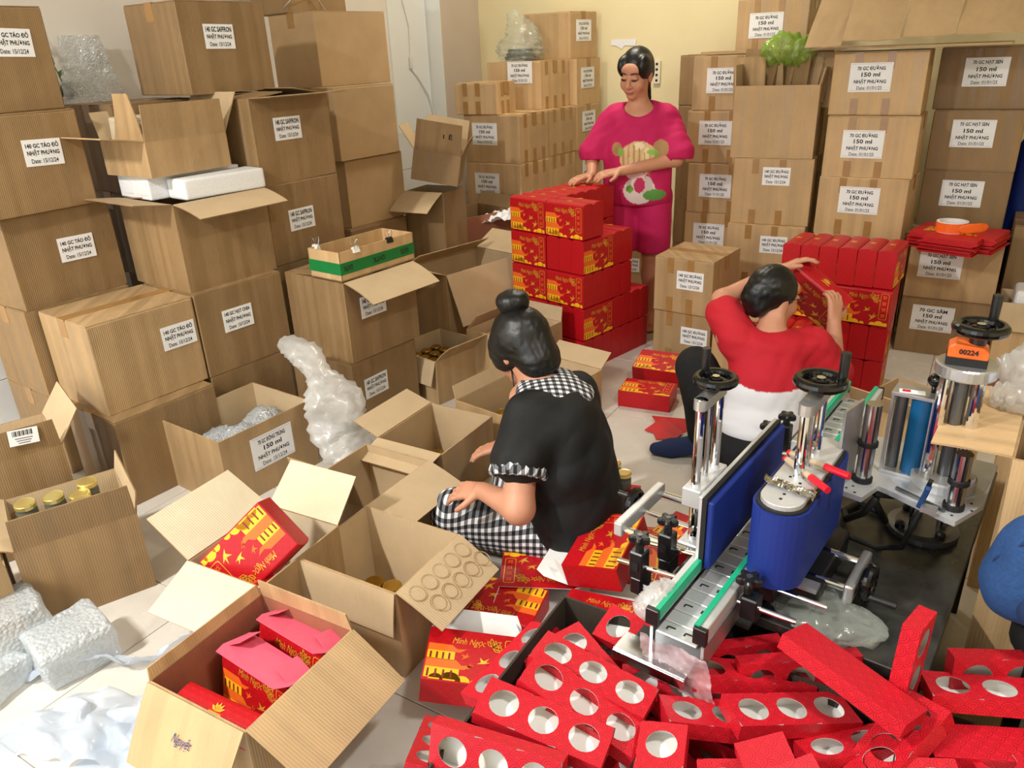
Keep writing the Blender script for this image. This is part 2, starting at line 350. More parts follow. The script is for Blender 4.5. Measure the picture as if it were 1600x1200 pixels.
def open_carton(loc, rot, w, d, h, label, group=None, flaps=(), lab=None, mat='card', inner='card_inner', name='open_carton', cat='carton', th=.005, fin=None):
    """open carton: body shell (outside / inside) and hinged flaps. flap = (side, angle from upright outward, length[, bend[, span(u0,u1)]])"""
    t = thing(name, loc, rot, label, cat, group)
    def body():
        m = MB(); x, y = w/2, d/2; a, b = x-th, y-th
        o = [(-x,-y),(x,-y),(x,y),(-x,y)]; i = [(-a,-b),(a,-b),(a,b),(-a,b)]
        vs = [(p[0], p[1], 0) for p in o] + [(p[0], p[1], h) for p in o] + [(p[0], p[1], th) for p in i] + [(p[0], p[1], h) for p in i]
        m.add(vs, [(3,2,1,0)] + [(k, (k+1) % 4, 4+(k+1) % 4, 4+k) for k in range(4)] + [(4+k, 4+(k+1) % 4, 12+(k+1) % 4, 12+k) for k in range(4)], 0)
        m.add(vs, [(8,9,10,11)] + [(8+(k+1) % 4, 8+k, 12+k, 12+(k+1) % 4) for k in range(4)], 1)
        me = m.mesh('body', [mat, inner], recalc=False); return me
    link('body', cached(('ob', w, d, h, mat, inner), body), t)
    for fl in flaps:
        side, ang, ln = fl[:3]; bend = fl[3] if len(fl) > 3 else 0.; u0, u1 = fl[4] if len(fl) > 4 else (0, 1); cut = fl[5] if len(fl) > 5 else .006
        full = w if side in 'FB' else d; L = full*(u1-u0)-.004; off = ((u0+u1)/2-.5)*full
        me = flap_mesh(round(L, 4), ln, (mat, fin or inner), bend, .004, cut)
        rz = {'F': 0, 'R': 90, 'B': 180, 'L': -90}[side]
        p = {'F': (off, -d/2, h), 'R': (w/2, off, h), 'B': (-off, d/2, h), 'L': (-w/2, -off, h)}[side]
        f = link('flap', me, t, p); f.rotation_euler = (Matrix.Rotation(R(rz), 3, 'Z') @ Matrix.Rotation(R(ang), 3, 'X')).to_euler()
    if lab: put_label(t, lab[0], lab[1], lab[2], w, d, h, lab[3], lab[4], lab[5] if len(lab) > 5 else 0)
    return t
# ------------------------------------------------------------------ red gift boxes
GL, GT, GH = .238, .078, .168
def print_mesh():
    def mk():
        m = MB(); X0, X1, Z0, Z1 = -GL/2+.004, GL/2-.004, .004, GH-.004; y = 0
        P = lambda pts, mi: m.flat(pts, y, mi)
        for zb, sc in ((.008, 1.35), (.066, 1.1)):       # pagoda tiers
            bw = .062*sc; P([(X0, zb), (X0+bw, zb), (X0+bw, zb+.024*sc), (X0, zb+.024*sc)], 0)
            for k in range(4): m.flat([(X0+.006+k*.014*sc, zb+.002), (X0+.011+k*.014*sc, zb+.002), (X0+.011+k*.014*sc, zb+.02*sc), (X0+.006+k*.014*sc, zb+.02*sc)], -.0003, 3)
            r = zb+.024*sc; P([(X0, r), (X0+bw+.012, r), (X0+bw+.026*sc, r+.012*sc), (X0+bw+.004, r+.009*sc), (X0+bw-.01, r+.02*sc), (X0, r+.02*sc)], 1)
        for cx_, r in ((-.085, .018), (-.05, .026), (-.02, .018), (.010, .011), (.055, .014), (.082, .022), (.108, .016)):   # clouds
            P([(min(X1, max(X0, cx_ + r*math.cos(a*math.pi/8))), Z0 + max(0, r*math.sin(a*math.pi/8))) for a in range(0, 9)], 0)
        def bird(bx, bz, s, a):
            pts = [(0,0),(.02,.012),(.006,.010),(.012,.028),(-.002,.012),(-.018,.022),(-.010,.004),(-.022,-.008)]; c_, s_ = math.cos(a), math.sin(a)
            P([(bx+s*(p*c_-q*s_), bz+s*(p*s_+q*c_)) for p, q in pts], 1 if s < .75 else 2)
        bird(-.018, .078, .6, .2); bird(.026, .066, .75, -.2); bird(.056, .036, .9, .3); bird(-.004, .05, .5, .5)
        x, z, w, h = .092, .092, .034, .118                 # cartouche
        def rr(w, h, r): return [(x+sx*(w/2-r)+r*math.cos(a), z+sz*(h/2-r)+r*math.sin(a)) for sx, sz, a0 in ((1,1,0),(-1,1,90),(-1,-1,180),(1,-1,270)) for a in (R(a0), R(a0+45), R(a0+90))]
        o = rr(w, h, .006); i = rr(w-.004, h-.004, .005); n = len(o)
        m.add([(p, y, q) for p, q in o] + [(p, y, q) for p, q in i], [(k, (k+1) % n, n+(k+1) % n, n+k) for k in range(n)], 2)
        for k in range(4):
            zc = z+.042-.028*k
            for dx, dz, a, b in ((0, .005, .016, .003), (0, -.004, .013, .003), (-.004, 0, .003, .015), (.005, 0, .003, .012)): P([(x+dx-a/2, zc+dz-b/2), (x+dx+a/2, zc+dz-b/2), (x+dx+a/2, zc+dz+b/2), (x+dx-a/2, zc+dz+b/2)], 1)
        for k in range(7):                                  # line-art lotus
            a = R(-35+k*27); L = .03 if k % 2 else .024; cx_, cz = .045, .122; dx, dz = math.cos(a), math.sin(a)
            tip = (cx_+dx*L, cz+dz*L); l = (cx_+dx*L*.5-dz*.006, cz+dz*L*.5+dx*.006); r = (cx_+dx*L*.5+dz*.006, cz+dz*L*.5-dx*.006)
            for A, B in (((cx_, cz), l), (l, tip), ((cx_, cz), r), (r, tip)):
                q = Vector((B[0]-A[0], B[1]-A[1])).normalized()*.0011; P([(A[0]-q.y, A[1]+q.x), (B[0]-q.y, B[1]+q.x), (B[0]+q.y, B[1]-q.x), (A[0]+q.y, A[1]-q.x)], 2)
        put_text(m, 'Minh Ngọc', (-.015, .128), .085, .026, mi=2, shear=.35, off=.0)
        return m.mesh('front_print', ['yellow', 'orange_print', 'gold', 'dark_print'], recalc=False)
    return cached('gprint', mk)
def topprint_mesh():
    def mk():
        m = MB()
        for k in range(5):
            a = R(-60+k*30); L = .022; dx, dz = math.sin(a), math.cos(a); m.flat([(0, 0), (dx*L*.5-dz*.004, dz*L*.5+dx*.004), (dx*L, dz*L), (dx*L*.5+dz*.004, dz*L*.5-dx*.004)], 0, 0)
        m.flat([(-.022, -.006), (.022, -.006), (.016, -.002), (-.016, -.002)], 0, 0)
        return m.mesh('top_print', ['gold'], recalc=False)
    return cached('gtop', mk)
def gift_body():
    def mk():
        m = MB(); prof = [(-GT/2, 0), (GT/2, 0), (GT/2, GH-.012)] + [(GT/2*math.cos(R(a)), GH-.012+.012*math.sin(R(a))) for a in (20, 45, 70, 90, 110, 135, 160)] + [(-GT/2, GH-.012)]
        m.prism(prof, -GL/2, GL/2, Matrix.Rotation(R(90), 3, 'Z'))
        return m.mesh('body', 'red', bevel=.0018, seg=1)
    return cached('gbody', mk)
def gift_box(loc, rot, label, group, name='gift_box', two_sided=True):
    """upright: length along x, printed faces -y/+y, narrow top with gold ornament"""
    t = thing(name, loc, rot, label, 'gift box', group)
    link('body', gift_body(), t); link('front_print', print_mesh(), t, (0, -GT/2-.0008, 0))
    if two_sided: link('back_print', print_mesh(), t, (0, GT/2+.0008, 0), (0, 0, 180))
    o = link('top_print', topprint_mesh(), t, (0, 0, GH+.0008), (-90, 0, 0)); return t
def open_gift_box(loc, rot, label, group, flap_l=True, pink=False, flap=(35, -20)):
    """gift box opened at its narrow top side: printed shell, white inside, tuck flap and dust flaps. Lies with the printed face up when rot x = -90"""
    t = thing('open_gift_box', loc, rot, label, 'gift box', group); inn = 'glare_pink' if pink else 'white_card'
    def body():
        m = MB(); x, y, th = GL/2, GT/2, .0015; a, b = x-th, y-th; h = GH
        o = [(-x,-y),(x,-y),(x,y),(-x,y)]; i = [(-a,-b),(a,-b),(a,b),(-a,b)]
        vs = [(p[0], p[1], 0) for p in o] + [(p[0], p[1], h) for p in o] + [(p[0], p[1], th) for p in i] + [(p[0], p[1], h) for p in i]
        m.add(vs, [(3,2,1,0)] + [(k, (k+1) % 4, 4+(k+1) % 4, 4+k) for k in range(4)], 0)
        m.add(vs, [(4+k, 4+(k+1) % 4, 12+(k+1) % 4, 12+k) for k in range(4)] + [(8,9,10,11)] + [(8+(k+1) % 4, 8+k, 12+k, 12+(k+1) % 4) for k in range(4)], 1)
        return m.mesh('shell', ['red', inn], recalc=False)
    link('shell', cached(('ogb', inn), body), t)
    link('front_print', print_mesh(), t, (0, -GT/2-.0008, 0)); link('back_print', print_mesh(), t, (0, GT/2+.0008, 0), (0, 0, 180))
    fm = cached(('ogf', inn), lambda: MB().prism([(-GL/2+.003, 0), (GL/2-.003, 0), (GL/2-.003, GT), (GL/2-.018, GT+.03), (-GL/2+.018, GT+.03), (-GL/2+.003, GT)], 0, .0012).mesh('tuck_flap', [inn]))
    f = link('tuck_flap', fm, t, (0, GT/2, GH)); f.rotation_euler = (R(-flap[0]), 0, 0)
    dm = cached(('ogd', inn), lambda: MB().prism([(-GT/2+.004, 0), (GT/2-.004, 0), (GT/2-.012, .06), (-GT/2+.008, .06)], 0, .0012).mesh('dust_flap', [inn]))
    for sg in (-1, 1):
        f = link('dust_flap', dm, t, (sg*GL/2, 0, GH)); f.rotation_euler = (Matrix.Rotation(R(90*sg), 3, 'Z') @ Matrix.Rotation(R(flap[1]), 3, 'X')).to_euler()
    return t
# ------------------------------------------------------------------ red trays with three round holes
TL, TW, TT = .235, .080, .030
def tray_mesh():
    def mk():
        m = MB(); hr = .0265; n = 20; x, y, T, th = TL/2, TW/2, TT, .0012; cs = (-.0745, 0, .0745)
        def top(z, mi, flip):
            cellx = [-x, -.03725, .03725, x]
            for c, xa, xb in zip(cs, cellx[:-1], cellx[1:]):
                cor = [(xb, y), (xa, y), (xa, -y), (xb, -y)]; ring = [(c+hr*math.cos(2*math.pi*(k+.5)/n), hr*math.sin(2*math.pi*(k+.5)/n)) for k in range(n)]
                vs = [(p, q, z) for p, q in ring]; fs = []
                sq = []
                for k in range(n):
                    a = 2*math.pi*(k+.5)/n; dx, dy = math.cos(a), math.sin(a); s = min(((xb-c) if dx > 0 else (c-xa))/max(abs(dx), 1e-6), y/max(abs(dy), 1e-6)); sq.append((c+dx*s, dy*s, z))
                vs += sq
                for k in range(n):
                    q = (k, (k+1) % n, n+(k+1) % n, n+k); fs.append(q if flip else q[::-1])
                for ci, (px, py) in enumerate(cor):
                    k = int(n*(ci*.25+.125) - .5); vs.append((px, py, z)); q = (n+k, n+(k+1) % n, len(vs)-1); fs.append(q[::-1] if not flip else q)
                m.add(vs, fs, mi)
        top(0, 0, False); top(-th, 1, True)
        o = [(-x,-y),(x,-y),(x,y),(-x,y)]; vs = [(p, q, 0) for p, q in o] + [(p, q, -T) for p, q in o]
        m.add(vs, [(4+k, 4+(k+1) % 4, (k+1) % 4, k) for k in range(4)] + [(7,6,5,4)], 0)
        a, b = x-th, y-th; i = [(-a,-b),(a,-b),(a,b),(-a,b)]; vs = [(p, q, -th) for p, q in i] + [(p, q, -T+th) for p, q in i]
        m.add(vs, [(k, (k+1) % 4, 4+(k+1) % 4, 4+k) for k in range(4)] + [(4,5,6,7)], 1)
        return m.mesh('red_tray', ['red_tray', 'white_card'], recalc=False)
    return cached('tray', mk)
def tray(loc, rot, label, group):
    o = link('holed_tray', tray_mesh(), None, loc, rot); return tag(o, label, 'tray', group)
# ------------------------------------------------------------------ jars
def jar(loc, label, group, rot=(0, 0, 0), s=1., dark=True, lid='gold_lid'):
    t = thing('honey_jar', loc, rot, label, 'jar', group); t.scale = (s, s, s)
    g = cached('jarg', lambda: MB().lathe([(0,.0),(.024,.0),(.027,.004),(.027,.046),(.023,.053),(.023,.056)], n=20).mesh('glass_body', 'jar_glass', smooth=True, recalc=True))
    c = cached('jarc', lambda: MB().lathe([(0,.003),(.0235,.003),(.0248,.007),(.0248,.042),(0,.043)], n=18).mesh('filling', 'jar_syrup', smooth=True))
    l = cached(('jarl', lid), lambda: MB().lathe([(0,.0),(.026,.0),(.0268,.002),(.0268,.012),(.0255,.0145),(.022,.0138),(0,.0138)], n=24).mesh('lid', lid))
    link('glass_body', g, t); link('filling', c, t); link('lid', l, t, (0, 0, .0545)); return t
# ------------------------------------------------------------------ soft things
def soft_tube(pts, radii, seed=0, amp=.25, n=28, sub=10, freq=9., flat=(1., 1.), up=(0, 0, 1), capped=True):
    """crumpled closed sack along a smooth path; radii = (width, thickness) at each point"""
    pts = [Vector(p) for p in pts]; L = len(pts)-1; vs = []; rows = L*sub+1
    def cr(a, b, c, d, t): return a*(-.5*t**3+t*t-.5*t) + b*(1.5*t**3-2.5*t*t+1) + c*(-1.5*t**3+2*t*t+.5*t) + d*(.5*t**3-.5*t*t)
    for i in range(rows):
        s = i/sub; k = min(int(s), L-1); t = s-k
        P = cr(pts[max(k-1, 0)], pts[k], pts[k+1], pts[min(k+2, L)], t); Q = cr(pts[max(k-1, 0)], pts[k], pts[k+1], pts[min(k+2, L)], min(1, t+.05)) - cr(pts[max(k-1, 0)], pts[k], pts[k+1], pts[min(k+2, L)], max(0, t-.05))
        d = Q.normalized(); w = d.cross(Vector(up)); w = w.normalized() if w.length > .05 else d.orthogonal().normalized(); u2 = w.cross(d)
        ra = radii[k][0]*(1-t)+radii[k+1][0]*t; rb = radii[k][1]*(1-t)+radii[k+1][1]*t
        if capped: e = min(i, rows-1-i)/3.; g = math.sqrt(max(.02, 1-(1-min(1, e))**2)); ra *= g; rb *= g
        for j in range(n):
            a = 2*math.pi*j/n; q = Vector((math.cos(a), math.sin(a), s*1.3))*freq*.22 + Vector((seed*7.1, seed*3.3, 0))
            f = 1 + amp*mnoise.noise(q*2.) + amp*.5*mnoise.noise(q*5.) + amp*.3*mnoise.noise(q*11.)
            vs.append(P + (w*math.cos(a)*ra + u2*math.sin(a)*rb)*f)
    fs = [(i*n+j, i*n+(j+1) % n, (i+1)*n+(j+1) % n, (i+1)*n+j) for i in range(rows-1) for j in range(n)]
    if capped: fs += [tuple(range(n))[::-1], tuple((rows-1)*n+j for j in range(n))]
    return vs, fs
def soft(name, mat, pts, radii, parent=None, **k):
    vs, fs = soft_tube(pts, radii, **k); return MB().add(vs, fs).build(name, mat, parent, smooth=True)
def sheet(name, mat, corners, amp, seed=0, nx=40, ny=30, freq=5., parent=None, droop=None, zmin=None, edge=.0):
    """crumpled film spanned between four corners (bilinear) with folds"""
    a, b, c, d = (Vector(p) for p in corners); vs = []; nrm = (b-a).cross(d-a).normalized()
    for j in range(ny+1):
        for i in range(nx+1):
            u, v = i/nx, j/ny
            ee = edge*mnoise.noise(Vector((u*5+seed, v*5, 3.)))
            p = (a*(1-u)+b*u)*(1-v)+(d*(1-u)+c*u)*v
            q = Vector((p.x, p.y, p.z))*freq + Vector((seed*5.7, seed*2.1, 0))
            f = mnoise.noise(q) + .5*abs(mnoise.noise(q*2.3))*2-.4 + .3*mnoise.noise(q*5.1)
            p = p + nrm*amp*f + Vector((ee, ee*.7, 0))
            if zmin is not None: p.z = max(p.z, zmin+.002+.001*mnoise.noise(q*3))
            vs.append(p)
    fs = [(j*(nx+1)+i, j*(nx+1)+i+1, (j+1)*(nx+1)+i+1, (j+1)*(nx+1)+i) for j in range(ny) for i in range(nx)]
    return MB().add(vs, fs).build(name, mat, parent, smooth=True, recalc=False)
# ------------------------------------------------------------------ figures: blended solids meshed as one continuous skin
def sdf_mesh(prims, res, k=.02, pad=.03, subtract=(), wob=0., wfreq=9., seed=0, cut=None):
    P = []
    for p in prims:
        if p[0] == 'c': P += [np.array(p[1])-max(p[3], p[4]), np.array(p[1])+max(p[3], p[4]), np.array(p[2])-max(p[3], p[4]), np.array(p[2])+max(p[3], p[4])]
        else: r = max(p[2]); P += [np.array(p[1])-r, np.array(p[1])+r]
    P = np.array(P); lo = P.min(0)-pad; hi = P.max(0)+pad; n = np.ceil((hi-lo)/res).astype(int)+1
    ax = [lo[i]+res*np.arange(n[i]) for i in range(3)]; G = np.stack(np.meshgrid(*ax, indexing='ij'), -1).astype(np.float32)
    def dist(p, Q):
        if p[0] == 'c':
            a = np.array(p[1], np.float32); b = np.array(p[2], np.float32); ab = b-a; t = np.clip(((Q-a) @ ab)/max(ab @ ab, 1e-9), 0, 1)
            return np.linalg.norm(Q-a-t[..., None]*ab, axis=-1)-(p[3]+(p[4]-p[3])*t)
        q = Q-np.array(p[1], np.float32)
        if len(p) > 3 and p[3] is not None: q = q @ np.array(p[3], np.float32)
        r = np.array(p[2], np.float32); k0 = np.linalg.norm(q/r, axis=-1); k1 = np.linalg.norm(q/(r*r), axis=-1)+1e-9
        return k0*(k0-1)/k1
    d = None
    for p in prims:
        e = dist(p, G)
        if d is None: d = e
        else:
            kk = p[5] if p[0] == 'c' and len(p) > 5 else (p[4] if p[0] == 'e' and len(p) > 4 else k)
            h = np.clip(.5+.5*(d-e)/kk, 0, 1); d = d*(1-h)+e*h-kk*h*(1-h)
    if wob:
        rs = np.random.RandomState(seed); w = np.zeros_like(d)
        for o in range(5):
            v = rs.randn(3); v /= np.linalg.norm(v); f = wfreq*(1.5+o*.9); w += np.abs(np.sin((G @ v.astype(np.float32))*f+rs.rand()*6+1.3*np.sin(G[..., 2]*wfreq*.8+o)))/(1+o*.5)
        d = d-wob*(w/2.2-.6)
    for p in subtract: d = np.maximum(d, -dist(p, G))
    if cut is not None: d = np.maximum(d, cut(G))
    neg = d < 0; N = d.shape; cs = tuple(x-1 for x in N)
    acc = np.zeros(cs+(3,), np.float32); cnt = np.zeros(cs, np.float32); corners = [(i, j, l) for i in (0, 1) for j in (0, 1) for l in (0, 1)]
    sl = lambda c: tuple(slice(c[i], c[i]+cs[i]) for i in range(3))
    for a in corners:
        for axn in range(3):
            if a[axn]: continue
            b = list(a); b[axn] = 1; da, db = d[sl(a)], d[sl(b)]; m = neg[sl(a)] != neg[sl(b)]
            t = np.where(m, da/np.where(m, da-db, 1), 0); off = np.array(a, np.float32)
            for i in range(3): acc[..., i] += np.where(m, off[i]+(t if i == axn else 0), 0)
            cnt += m
    act = cnt > 0; idx = -np.ones(cs, int); idx[act] = np.arange(act.sum()); ijk = np.argwhere(act)
    V = lo+res*(ijk+acc[act]/cnt[act][:, None]); F = []
    for axn in range(3):
        o1, o2 = [(1, 2), (2, 0), (0, 1)][axn]; a = [slice(None)]*3; b = [slice(None)]*3; a[axn] = slice(0, -1); b[axn] = slice(1, None)
        ch = neg[tuple(a)] != neg[tuple(b)]; e = np.argwhere(ch); e = e[(e[:, o1] > 0) & (e[:, o2] > 0) & (e[:, o1] < cs[o1]) & (e[:, o2] < cs[o2])]
        def cid(s1, s2): q = e.copy(); q[:, o1] -= s1; q[:, o2] -= s2; return idx[q[:, 0], q[:, 1], q[:, 2]]
        Q = np.stack([cid(1, 1), cid(0, 1), cid(0, 0), cid(1, 0)], 1); fl = neg[e[:, 0], e[:, 1], e[:, 2]]
        Q[~fl] = Q[~fl][:, ::-1]; F.append(Q)
    return V, np.concatenate(F)
def skin_obj(name, mat, parts, parent=None, smooth_it=1, colour=None, uvf=None):
    """parts: list of (V,F) meshes joined into one object"""
    vs = np.concatenate([p[0] for p in parts]); o = 0; fs = []
    for V, F in parts: fs.append(F+o); o += len(V)
    fs = np.concatenate(fs)
    me = bpy.data.meshes.new(name); me.vertices.add(len(vs)); 
    for _ in range(smooth_it):
        a = np.zeros_like(vs); c = np.zeros(len(vs))
        for k in range(4):
            np.add.at(a, fs[:, k], vs[fs[:, (k+1) % 4]]+vs[fs[:, (k+3) % 4]]); np.add.at(c, fs[:, k], 2)
        vs = .45*vs+.55*a/np.maximum(c, 1)[:, None]
    me.vertices.foreach_set('co', vs.astype(np.float32).ravel()); me.loops.add(fs.size); me.loops.foreach_set('vertex_index', fs.astype(np.int32).ravel())
    me.polygons.add(len(fs)); me.polygons.foreach_set('loop_start', np.arange(0, fs.size, 4, dtype=np.int32)); me.update(calc_edges=True); me.validate()
    me.polygons.foreach_set('use_smooth', np.ones(len(me.polygons), bool))
    if colour is not None:
        at = me.color_attributes.new('print', 'FLOAT_COLOR', 'POINT'); cc = np.ones((len(vs), 4), np.float32); cc[:, :3] = colour(vs); at.data.foreach_set('color', cc.ravel())
    if uvf is not None:
        uvl = me.uv_layers.new(name='UVMap'); uu = uvf(vs); li = np.empty(len(me.loops), np.int32); me.loops.foreach_get('vertex_index', li); uvl.data.foreach_set('uv', uu[li].astype(np.float32).ravel())
    for m in (mat if isinstance(mat, (list, tuple)) else [mat]): me.materials.append(MATS[m])
    return link(name, me, parent)
def hand(wrist, direction, palm_n, curl=20, thumb_side=1, s=1., spread=1.):
    """prims for a hand: palm + five fingers. direction: along fingers, palm_n: back of hand normal"""
    w = Vector(wrist); d = Vector(direction).normalized(); nn = Vector(palm_n); nn = (nn-d*nn.dot(d)).normalized(); r = d.cross(nn)*thumb_side
    pr = []; p0 = w+d*.02*s; p1 = w+d*.075*s
    for k in (-.024, -.008, .008, .024): pr.append(('c', tuple(p0+r*k*.7*s), tuple(p1+r*k*s), .014*s, .0115*s, .010))
    for i, (k, L) in enumerate(((.027, .066), (.009, .075), (-.009, .070), (-.026, .054))):
        a = p1+r*k*s; dd = (d+r*k*3.2*spread).normalized(); cur = a; ang = 0
        for q, f in enumerate((.45, .32, .25)):
            ang += curl*(1 if q else .6); v = (dd*math.cos(R(ang))-nn*math.sin(R(ang))); nx = cur+v*L*f*s
            pr.append(('c', tuple(cur), tuple(nx), (.0092-.0008*q)*s, (.0084-.0008*q)*s, .004)); cur = nx
    a = p0+r*.022*s; v = (d*.62+r*.75-nn*.15).normalized(); b = a+v*.042*s; v2 = (d*.85+r*.4-nn*.25).normalized(); c = b+v2*.03*s
    pr += [('c', tuple(a), tuple(b), .0125*s, .0100*s, .008), ('c', tuple(b), tuple(c), .0100*s, .0082*s, .004)]
    return pr
# ------------------------------------------------------------------ the room
XL, XR, YF, YB, ZC = -3.66, 2.0, -2.5, 5.45, 3.1
def struct(o): o['kind'] = 'structure'; return o
fl = struct(MB().box(((XL+XR)/2, (YF+YB)/2, -.055), (XR-XL+.3, YB-YF+.3, .1)).build('floor', 'grout'))
tm = MB().box((0, 0, -.005), (.5975, .5975, .010)).mesh('floor_tile', 'floor_tile', bevel=.0012)
for i in range(10):
    for j in range(14):
        x, y = XL+.29+.6*i, YF+.02+.3+.6*j
        if x < XR+.3 and y < YB+.3: link('floor_tile', tm, fl, (x, y, 0))
wb = struct(MB().box(((XL+XR)/2, YB+.1, ZC/2), (XR-XL+.4, .2, ZC)).build('wall_back', 'wall_cream'))
wl = struct(MB().box((XL-.1, (YF+YB)/2, ZC/2), (.2, YB-YF+.4, ZC)).build('wall_left', 'wall_white'))
wr = struct(MB().box((XR+.1, (YF+YB)/2, ZC/2), (.2, YB-YF+.4, ZC)).build('wall_right', 'wall_cream'))
m = MB().box((-3.1, YF-.1, ZC/2), (1.4, .2, ZC)).box((1.05, YF-.1, ZC/2), (2.1, .2, ZC)).box((-1.2, YF-.1, 2.7), (2.4, .2, .8))
struct(m.build('wall_front', 'wall_cream'))
struct(MB().box(((XL+XR)/2, (YF+YB)/2, ZC+.05), (XR-XL+.4, YB-YF+.4, .1)).build('ceiling', 'ceiling_paint'))
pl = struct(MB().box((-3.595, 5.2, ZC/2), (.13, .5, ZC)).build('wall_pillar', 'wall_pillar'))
MB().box((-3.595, 4.947, ZC/2), (.13, .006, ZC)).build('lit_front_skin', 'wall_bright', pl)  # whiter skin paints the light falling on the pillar's front
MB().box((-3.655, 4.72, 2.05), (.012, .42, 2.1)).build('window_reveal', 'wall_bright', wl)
dm = MB().box((0, 0, 0), (.010, .396, .246)).mesh('dado_tile', 'dado_white', bevel=.001); dp = MB().box((0, 0, 0), (.010, .245, .246)).mesh('dado_tile', 'dado_tile', bevel=.001)
for r in range(4):
    for j in range(12): link('dado_tile', dm, wl, (XL+.005, .3+.4*j, .125+.25*r))
    for j in range(2): link('dado_tile', dp, pl, (-3.525, 5.08+.25*j, .125+.25*r))
MB().box((-3.52, 5.2, 1.004), (.016, .5, .012)).build('dado_cap', 'wall_bright', pl)

# ------------------------------------------------------------------ sealed cartons, left bank
T = 'ĐƯỜNG'; LG = 'brown cartons stacked along the left wall'
h1 = .347
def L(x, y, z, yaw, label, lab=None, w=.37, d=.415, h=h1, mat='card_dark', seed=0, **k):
    return closed_carton((x, y, z), yaw, w, d, h, label, LG, lab, mat, seam='y', seed=seed, **k)
TD = ('140', 'TÁO ĐỎ', 'R'); SF = ('140', 'SAFFRON', 'R')
L(-3.17, 1.63, 0, -5, 'carton on the floor at the bottom of the leftmost stack', seed=1)
L(-3.17, 1.63, h1, -5, 'unlabelled carton second from the floor in the leftmost stack', seed=2)
L(-3.185, 1.63, 2*h1, -1.5, 'carton labelled Táo Đỏ in the middle of the leftmost stack', TD+(.60, .55, 1), seed=3)
L(-3.16, 1.575, 3*h1, -.5, 'carton labelled Táo Đỏ just under the topmost box of the leftmost stack', TD+(.62, .6, 2), seed=4)
L(-3.215, 1.575, 4*h1, 0, 'topmost carton of the leftmost stack, its label cut by the photo edge', TD+(.68, .66, 2), seed=5)
L(-2.712, 1.60, 0, -4.6, 'dented carton on the floor beneath the Táo Đỏ box with scuffed top', seed=2)
f1 = L(-2.775, 1.631, h1, -5.7, 'Táo Đỏ carton with scuffed taped top standing forward of the left stacks', TD+(.80, .62, 0), w=.36, seed=6, mat='card')
L(-2.735, 2.052, 0, -5, 'floor carton mostly hidden behind the open Đông Trùng box', seed=3)
L(-2.735, 2.052, h1, -5.6, 'carton labelled Hạt Chia beside the scuffed Táo Đỏ carton', ('140', 'HẠT CHIA', 'R', .42, .6, 0), seed=7)
for k in range(4): L(-3.165, 2.16, k*h1, -4, 'carton hidden at the wall behind the open box with white foam', seed=k)
L(-2.975, 2.405, 4*h1+.018, -5, 'topmost Saffron carton with one side brightly lit, leaning near the wall', SF+(.42, .62, 1), seed=8)
for k in range(2): L(-2.765, 2.50, k*h1, -4, 'carton hidden low behind the carton carrying the green-taped tray', seed=k+1)
L(-2.765, 2.505, 2*h1, -4, 'carton labelled Saffron just above the green-taped tray, left of it', SF+(.42, .52, 0), seed=9)
L(-2.96, 3.22, 0, -6, 'floor carton hidden behind the two Saffron stacks', seed=2)
L(-2.97, 3.22, h1, -6, 'plain carton directly behind the green-taped tray', seed=4, w=.38)
L(-2.985, 3.25, 2*h1, -6, 'plain carton third from top in the tall unlabelled stack', seed=5, w=.38, mat='card_plain')
L(-2.965, 3.21, 3*h1, -6, 'plain carton second from top in the tall unlabelled stack', seed=6, w=.38, mat='card_plain')
L(-3.10, 3.33, 4*h1, -9, 'clean plain carton with a lit side near the top of the unlabelled stack', seed=7, w=.38, d=.46, mat='card_plain')
L(-3.26, 3.30, 5*h1, -8, 'string-tied carton cut by the top edge of the photo', seed=8, w=.30, d=.38)
L(-2.312, 2.40, 0, -3.5, 'Saffron carton on the floor under the carton with the green-taped tray', SF+(.33, .6, 0), seed=9, d=.405)

# ------------------------------------------------------------------ sealed cartons, back stack left of the standing woman
h7 = .29; BG = 'taped cartons stacked in the back corner'
def B(x, y, z, yaw, label, lab=None, w=.42, d=.345, seed=0, st=(('R', (.2, .5, .8)),), **k):
    return closed_carton((x, y, z), yaw, w, d, h7, label, BG, lab, 'card_light', seam='x', seed=seed, stripes=st, **k)
DG = ('70', T, 'F')
for k in range(2):
    for j, y in enumerate((4.42, 4.77, 5.12)): B(-2.69, y, k*h7, -3, 'taped carton hidden low in the back corner stack', seed=k+j)
B(-2.69, 4.415, 2*h7, -3, 'Đường carton facing front in the row just above the red gift box stack', DG+(.38, .55), seed=1)
B(-2.675, 4.765, 2*h7, -3.5, 'taped carton end in the row just above the red gift boxes, middle of three', seed=2)
B(-2.66, 5.115, 2*h7, -2, 'labelled carton at the wall end of the row above the red gift boxes', ('70', T, 'R', .55, .5), seed=3, st=())
B(-2.695, 4.422, 3*h7, -3, 'Đường carton right under the small taped box in the back corner', DG+(.38, .6), seed=4)
B(-2.675, 4.775, 3*h7, -4, 'carton with dark tape strips under the second tier of the back corner stack', seed=5)
B(-2.655, 5.12, 3*h7, -2, 'labelled carton beside the standing woman’s shoulder at the wall', ('70', T, 'R', .5, .62), seed=6, st=())
B(-2.735, 4.79, 4*h7, -4, 'carton behind the small taped box with a half-hidden label', DG+(.62, .78), seed=7)
B(-2.665, 5.14, 4*h7, -2, 'labelled carton under the topmost box of the back corner stack', ('70', T, 'R', .45, .58), seed=8, st=())
B(-2.71, 5.21, 5*h7, -6, 'topmost carton of the back corner stack beside the green plastic bag', ('70', T, 'R', .5, .6), seed=9, w=.38, d=.34, st=())
